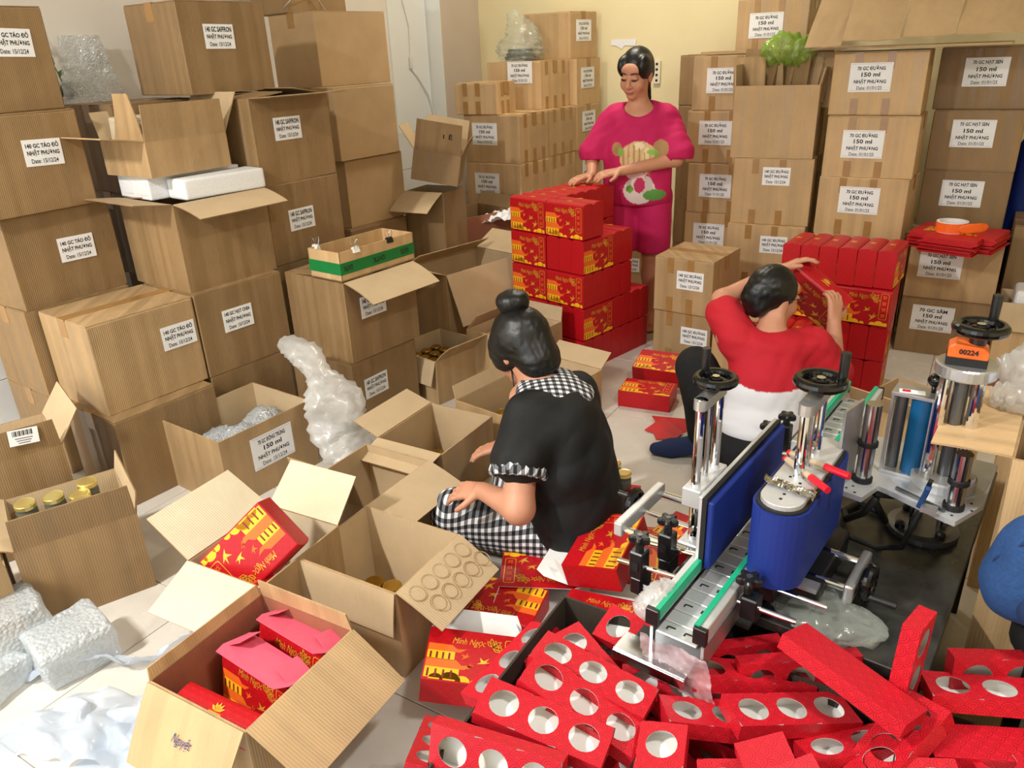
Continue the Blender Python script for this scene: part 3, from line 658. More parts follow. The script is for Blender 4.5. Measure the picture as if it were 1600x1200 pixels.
closed_carton((-2.80, 4.35, 4*h7), 3, .30, .24, .185, 'small heavily taped carton on the front edge of the back corner stack', BG, None, 'card_light', 'x', seed=3, stripes=(('F', (.25, .55)), ('R', (.3, .6))))

# ------------------------------------------------------------------ sealed cartons, right bank
RG_ = 'labelled cartons stacked against the back wall on the right'
def K(x, y, z, yaw, label, lab=None, w=.42, d=.33, h=h7, seed=0, mat='card_light', st=(('F', (.28, .62)),), **k):
    return closed_carton((x, y, z), yaw, w, d, h, label, RG_, lab, mat, seam='x', seed=seed, stripes=st, **k)
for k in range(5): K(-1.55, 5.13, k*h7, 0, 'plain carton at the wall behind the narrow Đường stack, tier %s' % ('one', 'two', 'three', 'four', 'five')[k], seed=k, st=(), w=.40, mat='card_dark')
for k, (x, lb) in enumerate(((-1.325, 'lowest carton of the narrow Đường stack, behind the knee-high 140 carton'), (-1.33, 'second lowest carton of the narrow Đường stack beside the standing woman'), (-1.325, 'middle Đường carton of the narrow stack beside the standing woman'), (-1.345, 'second highest Đường carton of the narrow stack beside the standing woman'), (-1.325, 'topmost Đường carton of the narrow stack, a cardboard scrap on it'))):
    K(x, 4.745, k*h7, 0, lb, DG+((.40, .36, .40, .40, .42)[k], (.5, .55, .55, .58, .55)[k]), seed=k+1, w=.42)
MB().box((-1.38, 4.745, 5*h7+.012), (.26, .25, .014)).build('cardboard_scrap', 'card_plain')
tag(bpy.data.objects['cardboard_scrap'], 'flat cardboard scrap lying on the narrow Đường stack', 'cardboard')
for k in range(5): K(-1.12, 5.13, k*h7, 0, 'carton hidden behind the open carton of cardboard dividers', seed=k+2, st=())
K(-1.205, 5.10, 5*h7, 0, 'Đường carton at the top edge of the photo, above the green plastic', DG+(.42, .5), seed=3, w=.40, d=.34)
K(-.985, 4.40, 0, 3.5, 'floor carton hidden behind the seated woman in red', seed=6, h=.262, w=.405)
K(-.985, 4.40, .262, 3.5, 'wide 140 Đường carton partly hidden by the red gift boxes', ('140', T, 'F', .62, .7), seed=7, h=.343, w=.405)
K(-.98, 4.42, .605, 3.8, 'wide 140 Đường carton under the open carton of dividers', ('140', T, 'F', .55, .74), seed=8, h=.345, w=.405)
for k, lb in enumerate(('carton on the floor hidden behind the red gift boxes at right', 'carton hidden behind the row of six red gift boxes', 'Đường carton directly above the row of six red gift boxes', 'middle Đường carton under the crumpled cardboard sheet', 'Đường carton right beneath the crumpled cardboard sheet')):
    K((-.515, -.515, -.515, -.52, -.535)[k], (4.42, 4.42, 4.42, 4.44, 4.50)[k], k*h7, (-3, -3, -3.5, 0, .5)[k], lb, DG+((.5, .5, .48, .42, .42)[k], (.5, .5, .62, .55, .6)[k]), seed=k+4, w=.42)
HS = ('70', 'HẠT SEN', 'F')
for k, lb in enumerate(('Sâm carton on the floor behind the orange machine counter', 'Hạt Sen carton under the pile of flat red sheets', 'Hạt Sen carton right behind the tape roll', 'middle Hạt Sen carton of the rightmost stack', 'shaded topmost Hạt Sen carton of the rightmost stack')):
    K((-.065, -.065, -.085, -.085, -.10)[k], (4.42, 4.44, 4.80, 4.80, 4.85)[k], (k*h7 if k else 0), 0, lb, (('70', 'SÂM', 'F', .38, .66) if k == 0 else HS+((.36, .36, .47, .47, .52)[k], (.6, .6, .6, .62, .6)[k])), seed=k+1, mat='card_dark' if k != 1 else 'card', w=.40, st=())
for k in range(2): K(-.10, 4.80, k*h7, 0, 'carton hidden at the wall behind the flat red sheets', seed=k, w=.40, d=.33, st=())
K(-1.18, 3.755, 0, -5, 'floor carton with a cropped label in front of the narrow Đường stack', ('140', T, 'F', .72, .58), seed=2, w=.31, d=.34, h=.278, mat='card')
K(-1.18, 3.745, .278, -5.5, 'knee-high 140 Đường carton with a shiny taped top beside the standing woman', ('140', T, 'F', .62, .62), seed=3, w=.31, d=.34, h=.278, mat='card')
K(-.86, 3.66, 0, -2, 'plain carton with a rounded corner right behind the seated woman’s raised arm', seed=4, w=.29, d=.33, h=.335, mat='card_light', st=())
K(-1.98, 4.85, 0, 8, 'carton standing on the floor behind the standing woman’s legs', ('140', T, 'F', .55, .6), seed=5, w=.30, d=.34, h=.30, mat='card', st=())
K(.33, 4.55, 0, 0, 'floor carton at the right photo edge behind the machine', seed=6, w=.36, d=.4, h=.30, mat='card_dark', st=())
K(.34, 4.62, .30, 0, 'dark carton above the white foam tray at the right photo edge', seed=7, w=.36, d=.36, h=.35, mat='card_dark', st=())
# left tall carton with lifted lid flap, and open ones of the left bank
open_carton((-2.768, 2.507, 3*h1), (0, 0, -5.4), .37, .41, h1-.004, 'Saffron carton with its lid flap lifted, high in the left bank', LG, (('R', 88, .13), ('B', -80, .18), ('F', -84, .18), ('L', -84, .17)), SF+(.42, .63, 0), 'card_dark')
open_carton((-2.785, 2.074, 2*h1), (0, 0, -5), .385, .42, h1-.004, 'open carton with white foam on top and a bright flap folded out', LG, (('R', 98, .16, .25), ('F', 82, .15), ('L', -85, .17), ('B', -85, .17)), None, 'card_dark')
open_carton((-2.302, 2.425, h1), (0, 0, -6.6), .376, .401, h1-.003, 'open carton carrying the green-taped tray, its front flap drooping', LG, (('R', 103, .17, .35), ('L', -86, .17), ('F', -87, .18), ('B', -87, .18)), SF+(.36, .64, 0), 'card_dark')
open_carton((-2.83, 2.03, 3*h1+.093), (0, 0, -3), .30, .36, .13, 'open carton with raised flaps on top of the white foam sheet', LG, (('R', 3, .13), ('F', 78, .16, .1), ('F', -6, .17, .2, (.35, 1.), .05), ('B', 30, .17), ('L', 25, .11)), None, 'card')
# ------------------------------------------------------------------ open cartons on the floor
OG = 'open cartons on the floor'
dt = open_carton((-2.344, 1.75, 0), (0, 0, -4.5), .354, .422, .284, 'open Đông Trùng carton holding clear bubble wrap', OG, (), ('70', 'ĐÔNG TRÙNG', 'R', .52, .60, 0), 'card')
jl = open_carton((-2.285, 1.03, 0), (0, 0, -24), .36, .33, .27, 'scuffed open carton with five gold jar lids at the left edge', OG, (('R', 8, .11), ('F', 60, .15, .4), ('B', 12, .07)), None, 'card_dark')
ll = open_carton((-2.75, 1.08, 0), (0, 0, -20), .34, .34, .36, 'dark open carton with a barcode sticker on its raised flap', OG, (('R', 5, .10), ('B', 35, .13)), None, 'card_dark')
bs = MB().box((0, -.0006, 0), (.085, .0012, .055)).build('barcode_sticker', 'paper', ll); bs.location = (.17+.012, .07, .43); bs.rotation_euler = (0, R(5), R(90))
m = MB()
for i in range(16): m.box((-.03+.0037*i+(i*7 % 3)*.0006, -.0016, .014), (.0012+.0006*(i % 3), .0004, .018))
for i in range(3): m.box((0, -.0016, -.004-.008*i), (.05-.008*i, .0004, .0022))
m.build('barcode', 'ink', bs)
open_carton((-2.37, .70, 0), (0, 0, -22), .30, .28, .25, 'open carton cut by the left photo edge beside wrapped parcels', OG, (('R', 30, .10), ('F', 95, .1)), None, 'card')
rg = open_carton((-1.56, 1.17, 0), (0, 0, 3), .27, .31, .285, 'open carton with a red gift box leaning out and white card inside', OG, (('F', 112, .16), ('L', 58, .17), ('B', 48, .15)), None, 'card', 'card_pale')
ng = open_carton((-1.243, .845, 0), (0, 0, 1.6), .30, .335, .287, 'open carton with the handwritten name on its front flap, three red boxes inside', OG, (('F', 142, .17, .15), ('R', 118, .17, .12), ('B', -8, .05), ('L', 12, .03)), None, 'card', 'card_red_brown', fin='card_light')  # red-brown inside paints bounce light from the red gift boxes
hw = MB(); put_text(hw, 'Nguyệt', (0, 0), .058, .028, shear=.4, off=0.)
hf = [c for c in ng.children if c.name.startswith('flap')][0]
hwo = hw.build('handwriting', 'ink_blue', hf, recalc=False); hwo.location = (.0, .0042, .075); hwo.rotation_euler = (R(182), 0, 0)
mb_ = open_carton((-1.271, 1.318, 0), (0, 0, 1.1), .338, .293, .277, 'open carton with three jars, a flap embossed with jar circles', OG, (('F', 170, .13, .1), ('R', 116, .15, .12)), None, 'card')
open_carton((-1.60, 1.637, 0), (0, 0, 0), .277, .332, .256, 'open carton behind the jar-circle carton, one bright flap folded out', OG, (('F', 12, .13, .1), ('R', 105, .15, .15)), None, 'card')
m = MB()
for i in range(2):
    for j in range(5): m.add(*(lambda q: (q.v, q.f))(MB().lathe([(.021, -.0002), (.0225, .0012), (.024, -.0002)], ((j-2)*.052+(i % 2)*.02, -.0, .04+i*.055), 20, M=rotm(90))))
cf = [c for c in mb_.children if c.name.startswith('flap')][1]
o = m.build('embossed_circles', 'card', cf); o.location = (0, .0045, 0)
jb2 = open_carton((-1.607, 2.045, 0), (0, 0, .7), .287, .338, .242, 'open carton with a few jars left of the woman with the hair bun', OG, (('F', 100, .12, .2), ('L', 70, .12)), None, 'card')
jb1 = open_carton((-2.162, 2.823, 0), (0, 0, -11.5), .339, .341, .219, 'open carton packed with rows of gold-lidded jars', OG, (('R', 42, .12, .2), ('F', 165, .12)), None, 'card')
jb3 = open_carton((-1.53, 2.63, 0), (0, 0, -9.7), .31, .62, .20, 'long open carton with jars just behind the woman with the hair bun', OG, (('B', 60, .10), ('L', 20, .06)), None, 'card_light')
kb = open_carton((-1.84, 3.02, 0), (0, 0, -9), .32, .34, .30, 'open carton with a red gift box next to the hair bun', OG, (('L', -40, .10), ('B', 15, .07)), None, 'card')
gb = open_carton((-2.34, 3.32, 0), (0, 0, -13), .33, .52, .50, 'tall open carton with its big front flap hanging down', OG, (('R', 158, .27, .04), ('F', 70, .16), ('L', -60, .14), ('B', 60, .16)), None, 'card', 'card_inner')
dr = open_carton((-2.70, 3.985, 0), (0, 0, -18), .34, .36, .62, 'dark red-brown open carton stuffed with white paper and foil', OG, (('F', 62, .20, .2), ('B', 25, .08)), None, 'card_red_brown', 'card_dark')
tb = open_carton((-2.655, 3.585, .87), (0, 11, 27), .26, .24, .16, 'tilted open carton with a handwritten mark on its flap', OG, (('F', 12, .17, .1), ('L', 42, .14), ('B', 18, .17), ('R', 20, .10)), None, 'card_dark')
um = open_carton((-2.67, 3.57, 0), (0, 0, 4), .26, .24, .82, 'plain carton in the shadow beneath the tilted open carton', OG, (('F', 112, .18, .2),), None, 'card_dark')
mk = MB(); put_text(mk, '1 Ê', (0, 0), .05, .03, off=.01)
f0 = [c for c in tb.children if c.name.startswith('flap')][0]; o = mk.build('handwriting', 'ink', f0, recalc=False); o.location = (.05, -.006, .10); o.rotation_euler = (R(2), 0, 0)
# carton behind the machine, carton of dividers, foam tray carton
open_carton((-.07, 2.97, 0), (0, 0, -22), .34, .34, .27, 'empty open carton behind the labelling machine', OG, (('R', 25, .10), ('F', 35, .10)), None, 'card_light')
dv = open_carton((-1.00, 4.42, .952), (0, 0, 4), .415, .33, .355, 'creased open carton full of cardboard dividers', RG_, (('R', 12, .08), ('L', 4, .10)), None, 'card_light')
rnd = random.Random(4)
for i in range(9):
    x = -.17+.042*i; o = MB().box((0, 0, 0), (.006, .22, .26)).build('cardboard_divider', 'card_dark' if i % 2 else 'card'); o.location = (-1.00+x, 4.42+rnd.uniform(-.02, .02), 1.325+rnd.uniform(-.02, .025)); o.rotation_euler = (R(rnd.uniform(-4, 4)), R(rnd.uniform(-6, 14)), R(rnd.uniform(60, 80)))
    tag(o, 'brown cardboard divider standing in the creased open carton', 'divider', 'dividers in the creased carton')
open_carton((.33, 4.22, 0), (0, 0, 0), .34, .24, .36, 'open carton holding a white foam tray at the right edge', OG, (('F', 168, .13),), None, 'card_light')
# crumpled flattened cardboard over the right stacks
def crump():
    m = MB(); t = thing('flattened_cardboard', (-.42, 4.50, 1.462), (0, 0, -1), 'crumpled flattened cardboard sheet draped over the two right stacks', 'cardboard')
    for i, (x0, x1, za, zb) in enumerate(((-.44, -.27, .0, .26), (-.27, -.02, .02, .34), (-.02, .20, .03, .36), (.20, .46, .03, .33))):
        vs = []; nx, ny = 6, 8
        for k in range(2):
            for b in range(ny+1):
                for a in range(nx+1):
                    u, v = a/nx, b/ny; x = x0+.002+(x1-x0-.004)*u; y = -.30+.52*v; z = za+.02+(zb-za)*min(1, v*1.6)+.012*mnoise.noise(Vector((x*7, y*7, 1)))+.004*mnoise.noise(Vector((x*25, y*25, 2)))
                    vs.append((x, y-.02*(i == 1), z-k*.005))
        n = (nx+1)*(ny+1); fs = [(b*(nx+1)+a, b*(nx+1)+a+1, (b+1)*(nx+1)+a+1, (b+1)*(nx+1)+a) for b in range(ny) for a in range(nx)]
        rim = [a for a in range(nx+1)] + [b*(nx+1)+nx for b in range(1, ny+1)] + [ny*(nx+1)+a for a in range(nx-1, -1, -1)] + [b*(nx+1) for b in range(ny-1, 0, -1)]
        fs2 = [tuple(n+q for q in f[::-1]) for f in fs] + [(rim[q], n+rim[q], n+rim[(q+1) % len(rim)], rim[(q+1) % len(rim)]) for q in range(len(rim))]
        MB().add(vs, fs+fs2).build('panel', 'card_plain', t)
    MB().box((.0, -.02, .006), (.84, .42, .008)).build('lower_sheet', 'card_light', t)
    return t
crump()
# white foam
t = thing('foam_sheet', (-2.77, 2.07, 3*h1), (0, 0, -8), 'white moulded foam sheet between two open cartons on the left', 'foam')
MB().box((-.08, 0, .046), (.24, .40, .088)).build('block', 'white_foam', t, bevel=.006, seg=2); MB().box((.11, .05, .040), (.13, .36, .078)).build('end_block', 'white_foam', t, bevel=.012, seg=3)
for i in range(2): MB().box((-.02, -.202, .046), (.07, .004, .05)).build('recess', 'paper', t).location.x = -.1+.11*i
t = thing('foam_tray', (.34, 4.22, .28), (0, 0, 0), 'white foam tray in the open carton at the right edge', 'foam')
MB().box((0, 0, .06), (.26, .18, .14)).build('block', 'white_foam', t, bevel=.02, seg=3); MB().box((.03, -.088, .065), (.12, .006, .07)).build('recess', 'paper', t, bevel=.01, seg=2)
# white parcel in the top-left open carton
t = thing('shipping_parcel', (-2.84, 2.04, 1.142), (0, 6, -3), 'pale flat parcel with a printed slip inside the high open carton', 'parcel')
MB().box((0, 0, .1), (.24, .32, .19)).build('body', 'card_pale', t, bevel=.01, seg=2); MB().box((.02, -.04, .1965), (.13, .15, .001)).build('slip', 'paper', t)
m = MB()
for i in range(6): m.box((.02, -.10+.022*i, .1976), (.10-.012*(i % 3), .006, .0004))
m.build('slip_print', 'ink_blue', t)
# green-taped tray with binder clips
t = thing('taped_tray', (-2.215, 2.424, 2*h1+.004), (0, 0, -6.1), 'low cardboard tray wrapped with green printed tape', 'tray')
w, d, h, th = .189, .42, .118, .005
m = MB().box((0, 0, th/2), (w, d, th))
for sx in (-1, 1): m.box((sx*(w/2-th/2), 0, h/2), (th, d, h)); m.box((0, sx*(d/2-th/2), h/2), (w, th, h))
m.build('body', 'card_light', t)
m = MB()
for sx in (-1, 1): m.box((sx*(w/2+.0008), 0, .050), (.0012, d+.003, .048)); m.box((0, sx*(d/2+.0008), .050), (w+.003, .0012, .048))
gt = m.build('green_tape', 'green_tape', t)
for q_, w_ in ((0, .07), (-.15, .05), (.17, .05)):
    m = MB(); put_text(m, 'GHTK', (q_, 0), w_, .022); o = m.build('tape_lettering', 'ink', gt, recalc=False); o.location = (w/2+.002, 0, .05); o.rotation_euler = (Matrix.Rotation(R(90), 3, 'Z') @ Matrix.Rotation(R(180), 3, 'Y')).to_euler()
def clip(loc, rz, col, label):
    c = thing('binder_clip', loc, (0, 0, rz), label, 'binder clip', 'binder clips on the green-taped tray')
    MB().prism([(-.012, 0), (.012, 0), (.004, .022), (-.004, .022)], -.016, .016, Matrix.Rotation(R(90), 3, 'Z')).build('spring', col, c)
    for s in (-1, 1): MB().tube([(-.008, s*.006, .018), (-.010, s*.012, .04), (-.004, s*.016, .052), (.004, s*.016, .052), (.010, s*.012, .04), (.008, s*.006, .018)], .0011, 6).build('wire_handle', 'steel', c)
Mz = Matrix.Rotation(R(-6.1), 3, 'Z')
for (u, v, rz, col, lb) in ((-.09+.0, -.17, -6, 'white_card', 'white binder clip at the left end of the green-taped tray'), (.092, -.12, 84, 'white_card', 'white binder clip in the middle of the green-taped tray'), (.092, .07, 84, 'black_plastic', 'black binder clip on the far side of the green-taped tray')):
    p = Mz @ Vector((u, v, 0)); clip((-2.215+p.x, 2.424+p.y, 2*h1+.004+.103), rz, col, lb)

# ------------------------------------------------------------------ red gift boxes
SG = 'red gift boxes stacked by the standing woman'
rows_n = ('bottom', 'second lowest', 'middle', 'second highest', 'top')
yaw = -13.5; c_, s_ = math.cos(R(yaw)), math.sin(R(yaw))
def G(u, v, row, face, label):
    """u: leftward from the stack's right front corner, v: backward"""
    x = -1.59 - c_*u - s_*v; y = 3.265 - s_*u + c_*v
    gift_box((x, y, row*(GH+.002)), (0, 0, yaw + (0 if face == 'F' else 90)), label, SG)
P_ = GT+.001; A_ = GL+.003
for row in range(5):
    rn = rows_n[row]
    for k in range(7): G(A_*1.5, P_*(k+.5), row, 'F', 'red gift box, tall stack left column, %s row, place %s' % (rn, ('one', 'two', 'three', 'four', 'five', 'six', 'seven')[k]))
    if row == 4:
        for k in range(2): G(A_*.5, P_*(k+.5), 4, 'F', ('front red gift box on top of the tall stack, print towards the camera', 'red gift box just behind the front one on top of the tall stack')[k])
    elif row in (3, 1):
        for k in range(3): G(P_*(k+.5), A_*.5, row, 'S', 'sideways red gift box, tall stack %s row, place %s from right' % (rn, ('one', 'two', 'three')[k]))
        for k in range(2 if row == 3 else 4): G(A_*.5, A_+P_*(k+.5), row, 'F', 'red gift box behind the sideways ones, tall stack %s row, place %s' % (rn, ('one', 'two', 'three', 'four')[k]))
    else:
        for k in range(5 if row == 2 else 7): G(A_*.5, P_*(k+.5), row, 'F', 'red gift box, tall stack right column, %s row, place %s' % (rn, ('one', 'two', 'three', 'four', 'five', 'six', 'seven')[k]))
CG = 'red gift boxes stacked by the seated woman'
nm = ('one', 'two', 'three', 'four', 'five', 'six')
for k in range(6): gift_box((-.295-P_*k, 3.70, 3*(GH+.002)), (0, 0, 90-5), 'red gift box in the top row of six, place %s from right' % nm[k], CG)
for k in range(2):
    for j in range(3): gift_box((-.375-(A_+.004)*k, 3.62+P_*j, 2*(GH+.002)), (0, 0, -5), ('printed red gift box right under the row of six, %s at right', 'red gift box under the row of six, hidden by the held box, %s')[k] % ('front', 'middle', 'back')[j], CG)
for row in range(2):
    for k in range(6): gift_box((-.295-P_*k, 3.71, row*(GH+.002)), (0, 0, 90), 'end-on red gift box, right stack %s row, place %s from right' % (('floor', 'lower')[row], nm[k]), CG)
for row in range(2):
    for k in range(3): gift_box((-.60-P_*k, 3.43, row*(GH+.002)), (0, 0, 90), 'red gift box right before the seated woman, %s layer, place %s' % (('floor', 'upper')[row], nm[k]), CG)
_M = rotm(24, 34, -5); _q = Vector((-.466, 3.105, .647)) - _M @ Vector((0, 0, GH))
gift_box(_q, (24, 34, -5), 'red gift box held up in both hands by the seated woman', 'red gift boxes held or loose')
# flat red sheets with tape roll
for i in range(14):
    r_ = random.Random(i); me = cached('flat', lambda: MB().prism([(-.18, -.17), (.18, -.17), (.18, .08), (.13, .08), (.13, .17), (-.10, .17), (-.10, .10), (-.18, .10)], -.0022, .0022, rotm(90)).mesh('flat_sheet', 'red_plain'))
    o = link('flat_gift_sheet', me, None, (-.085+r_.uniform(-.012, .012)+.0012*i, 4.155+r_.uniform(-.015, .015), .5865+i*.0052), (0, 0, -14+r_.uniform(-4, 4)))
    tag(o, ('topmost flat unfolded red box sheet with gold print under the tape roll' if i == 13 else 'flat unfolded red box sheet in the pile under the tape roll'), 'box sheet', 'flat red box sheets in a pile')
    if i == 13:
        q = link('sheet_print', print_mesh(), o, (-.02, -.05, .0032), (-90, 0, 0))
t = thing('tape_roll', (-.10, 4.17, .6565), (0, 0, 0), 'roll of orange-red packing tape on the flat red sheets', 'tape roll')
MB().lathe([(.056, 0), (.068, 0), (.068, .048), (.056, .048), (.056, 0)], n=36).build('roll', 'paper', t); MB().lathe([(.0688, .002), (.0692, .002), (.0692, .046), (.0688, .046)], n=36).build('tape_face', 'orange_plastic', t)
MB().add(*soft_tube([(.03, -.062, .024), (.09, -.04, .026), (.15, .0, .03)], [(.002, .024)]*3, n=10, sub=4, amp=.2)).build('tape_tail', 'orange_plastic', t, smooth=True)
# loose gift boxes
FG = 'loose red gift boxes on the floor'
gift_box((-1.19, 3.06, GT/2), (-90, 0, 8), 'red gift box lying on the floor between the two women', FG).location = (-1.16, 3.00, GT/2)
bpy.context.view_layer.update()
open_gift_box((-1.20, 3.26, .052), (-78, 0, 4), 'glossy red gift box lying open on the floor further back', FG, flap=(20, -30))
# ------------------------------------------------------------------ steel table and labelling machine
M0 = (-.350, 1.108, .45); MY = -6.2
tbl = thing('machine_table', M0[:2]+(0,), MY, 'low dark steel table under the labelling machine', 'table')
MB().box((.137, .66, .438), (.515, .90, .024)).build('table_top', 'table_metal', tbl, bevel=.002)
MB().box((.137, .66, .213), (.44, .80, .426)).build('cabinet', 'black_plastic', tbl, bevel=.004)
for x in (-.09, .365):
    for y in (.24, 1.08): MB().box((x, y, .213), (.03, .03, .426)).build('leg', 'black_plastic', tbl)
mc = thing('labelling_machine', M0, MY, 'silver tabletop labelling machine with blue belts, black handwheels and green conveyor rails', 'machine')
def part(m, name, mat, **k): return m.build(name, mat, mc, **k)
part(MB().box((0, .63, .024), (.10, 1.24, .046)), 'conveyor_bed', 'dark_steel', bevel=.003)
part(MB().box((-.052, .63, .030), (.006, 1.25, .052)).box((.052, .63, .030), (.006, 1.25, .052)), 'side_frame', 'alu')
sm = MB().box((0, 0, 0), (.082, .0365, .005)).mesh('chain_slat', 'alu_matt', bevel=.0015)
pm = MB().box((-.018, .004, .003), (.014, .003, .0012)).box((.018, .004, .003), (.014, .003, .0012)).box((-.026, 0, .003), (.003, .009, .0012)).box((.010, 0, .003), (.003, .009, .0012)).mesh('hinge_mark', 'rubber')
for i in range(33):
    s = link('chain_slat', sm, mc, (0, .02+.038*i, .0525))
    if i % 2 == 0: link('hinge_mark', pm, s, (0, 0, 0))
part(MB().box((-.035, -.012, .006), (.15, .055, .006)).box((-.035, -.041, -.004), (.15, .004, .022)), 'apron', 'steel', bevel=.001)
part(MB().box((-.03, .03, -.02), (.13, .06, .04)), 'apron_bracket', 'dark_steel')
def rail(u, v0, v1, inner):
    r = part(MB().box((u, (v0+v1)/2, .088), (.022, v1-v0, .030)), 'guide_rail', 'alu_matt', bevel=.0015)
    MB().box((u+inner*.0085, (v0+v1)/2, .1045), (.010, v1-v0-.004, .004)).box((u+inner*.0125, (v0+v1)/2, .094), (.004, v1-v0-.004, .020)).build('green_strip', 'green_rail', r)
    e = v0 if v0 < .5 else v1
    MB().box((u, e, .086), (.026, .012, .036)).build('end_cap', 'black_plastic', r, bevel=.001)
rail(-.048, .0, .315, 1); rail(.048, .0, .265, -1); rail(-.048, .80, 1.27, 1); rail(.048, .80, 1.27, -1)
# left pressure plate: alu backing, black core, blue foam
pp = part(MB().box((-.045, .395, .165), (.008, .42, .175)), 'pressure_plate', 'alu_matt', bevel=.001)
MB().box((-.037, .395, .165), (.010, .42, .172)).build('plate_core', 'rubber', pp); MB().box((-.026, .395, .163), (.014, .412, .16)).build('foam_pad', 'blue_foam', pp, bevel=.003)
# right wrap belt unit: stadium shape
def stadium(cu, v0, v1, r, z0, z1, n=14):
    pts = [(cu+r*math.cos(math.pi+math.pi*i/n), v0+r+r*math.sin(math.pi+math.pi*i/n)) for i in range(n+1)] + [(cu+r*math.cos(math.pi*i/n), v1-r+r*math.sin(math.pi*i/n)) for i in range(n+1)]
    k = len(pts); return MB().add([(p[0], p[1], z0) for p in pts]+[(p[0], p[1], z1) for p in pts], [tuple(range(k))[::-1], tuple(range(k, 2*k))]+[(i, (i+1) % k, k+(i+1) % k, k+i) for i in range(k)])
bu = part(stadium(.097, .185, .535, .054, .095, .262), 'wrap_belt', 'blue_foam'); stadium(.097, .190, .530, .049, .255, .267).build('belt_core', 'rubber', bu)
tp = part(stadium(.097, .198, .522, .041, .262, .277), 'belt_cover', 'alu_matt', bevel=.001)
for v in (.225, .245, .30, .315, .44, .47): MB().cyl((.097+(.012 if v > .29 else 0)*(1 if v < .31 else -1), v, .2768), (.097+(.012 if v > .29 else 0)*(1 if v < .31 else -1), v, .2778), .0032, n=10).build('screw', 'rubber', tp)
# handwheel columns
def handwheel(u, v, z, r, name='handwheel', axis='Z', ha=0., inward=1):
    M = {'Z': Matrix.Identity(3), 'X': rotm(0, 90), '-X': rotm(0, -90)}[axis]; c = Vector((u, v, z)); T_ = lambda p: c + M @ Vector(p)
    o = MB()
    prof = [(r*.80+r*.2*math.cos(a), .012+.011*math.sin(a)) for a in [2*math.pi*k/10 for k in range(11)]]
    o.lathe(prof, c, 32, M=M); o.lathe([(0, .0), (r*.30, .0), (r*.30, .016), (r*.12, .018), (0, .018)], c, 20, M=M)
    for k in range(3):
        a = 2*math.pi*k/3+ha; o.box(T_((math.cos(a)*r*.5, math.sin(a)*r*.5, .008)), (r*.7, r*.22, .008), M @ rotm(0, 0, math.degrees(a)))
    w = part(o, name, 'black_gloss', smooth=False)
    MB().lathe([(0, .016), (r*.16, .016), (r*.16, .021), (0, .021)], c, 14, M=M).build('hub_nut', 'chrome', w)
    hx, hy = math.cos(ha)*r*.78, math.sin(ha)*r*.78
    MB().cyl(T_((hx, hy, .018)), T_((hx, hy, .072)), r*.17, r*.19, 16).build('crank_handle', 'black_plastic', w); return w
def post(u, v, z0, z1, r=.0085, mat='chrome', name='guide_post'): return part(MB().cyl((u, v, z0), (u, v, z1), r, n=18), name, mat, smooth=False)
for v in (.352, .455): post(-.128, v, .0, .362, .0105)
post(-.128, .404, .02, .365, .0055, 'steel', 'lead_screw')
b1 = part(MB().box((-.128, .404, .145), (.044, .150, .046)), 'slide_block', 'alu_matt', bevel=.002)
part(MB().box((-.128, .404, .012), (.050, .160, .030)), 'base_block', 'alu_matt', bevel=.003)
tc = part(MB().box((-.128, .404, .368), (.030, .104, .022)).cyl((-.128, .352, .357), (-.128, .352, .379), .015).cyl((-.128, .455, .357), (-.128, .455, .379), .015), 'top_clamp', 'alu')
MB().cyl((-.128, .352, .379), (-.128, .352, .3805), .008, n=12).build('screw', 'chrome', tc)
handwheel(-.128, .425, .388, .050, ha=2.6)
for v in (.36, .44): part(MB().cyl((-.108, v, .15), (-.045, v, .15), .006, n=12), 'cross_rod', 'chrome')
for v in (.325, .43): post(.097, v, .27, .418, .0105)
post(.097, .378, .27, .42, .0055, 'steel', 'lead_screw')
part(MB().box((.097, .378, .425), (.030, .106, .022)).cyl((.097, .325, .414), (.097, .325, .437), .015).cyl((.097, .43, .414), (.097, .43, .437), .015), 'top_clamp', 'alu')
handwheel(.097, .40, .444, .053, ha=.55)
# left carriage rods with end plate and wheel
for v in (.30, .395, .49): part(MB().cyl((-.295, v, .025), (-.05, v, .025), .009 if v != .395 else .006, n=14), 'cross_rod', 'chrome')
part(MB().box((-.285, .395, .030), (.022, .225, .036)), 'end_plate', 'alu_matt', bevel=.004, seg=2)
handwheel(-.298, .41, .03, .038, axis='-X', ha=1.8)
def star_knob(u, v, z, r=.024, M=None):
    M = M or Matrix.Identity(3); pts = []
    for k in range(40):
        a = 2*math.pi*k/40; pts.append((r*(.78+.22*math.cos(5*a))*math.cos(a), r*(.78+.22*math.cos(5*a))*math.sin(a)))
    n = len(pts); c = Vector((u, v, z)); vs = [c+M@Vector((p[0]*f, p[1]*f, h)) for f, h in ((.86, 0), (1., .004), (1., .013), (.86, .017)) for p in pts]
    fs = [tuple(range(n))[::-1], tuple(range(3*n, 4*n))]+[(i+n*q, (i+1) % n+n*q, n*(q+1)+(i+1) % n, n*(q+1)+i) for q in range(3) for i in range(n)]
    k = part(MB().add(vs, fs).cyl(c-M@Vector((0, 0, .022)), c, .009, n=12), 'star_knob', 'black_plastic'); MB().cyl(c+M@Vector((0, 0, .016)), c+M@Vector((0, 0, .0185)), .006, n=12).build('knob_cap', 'dark_steel', k)
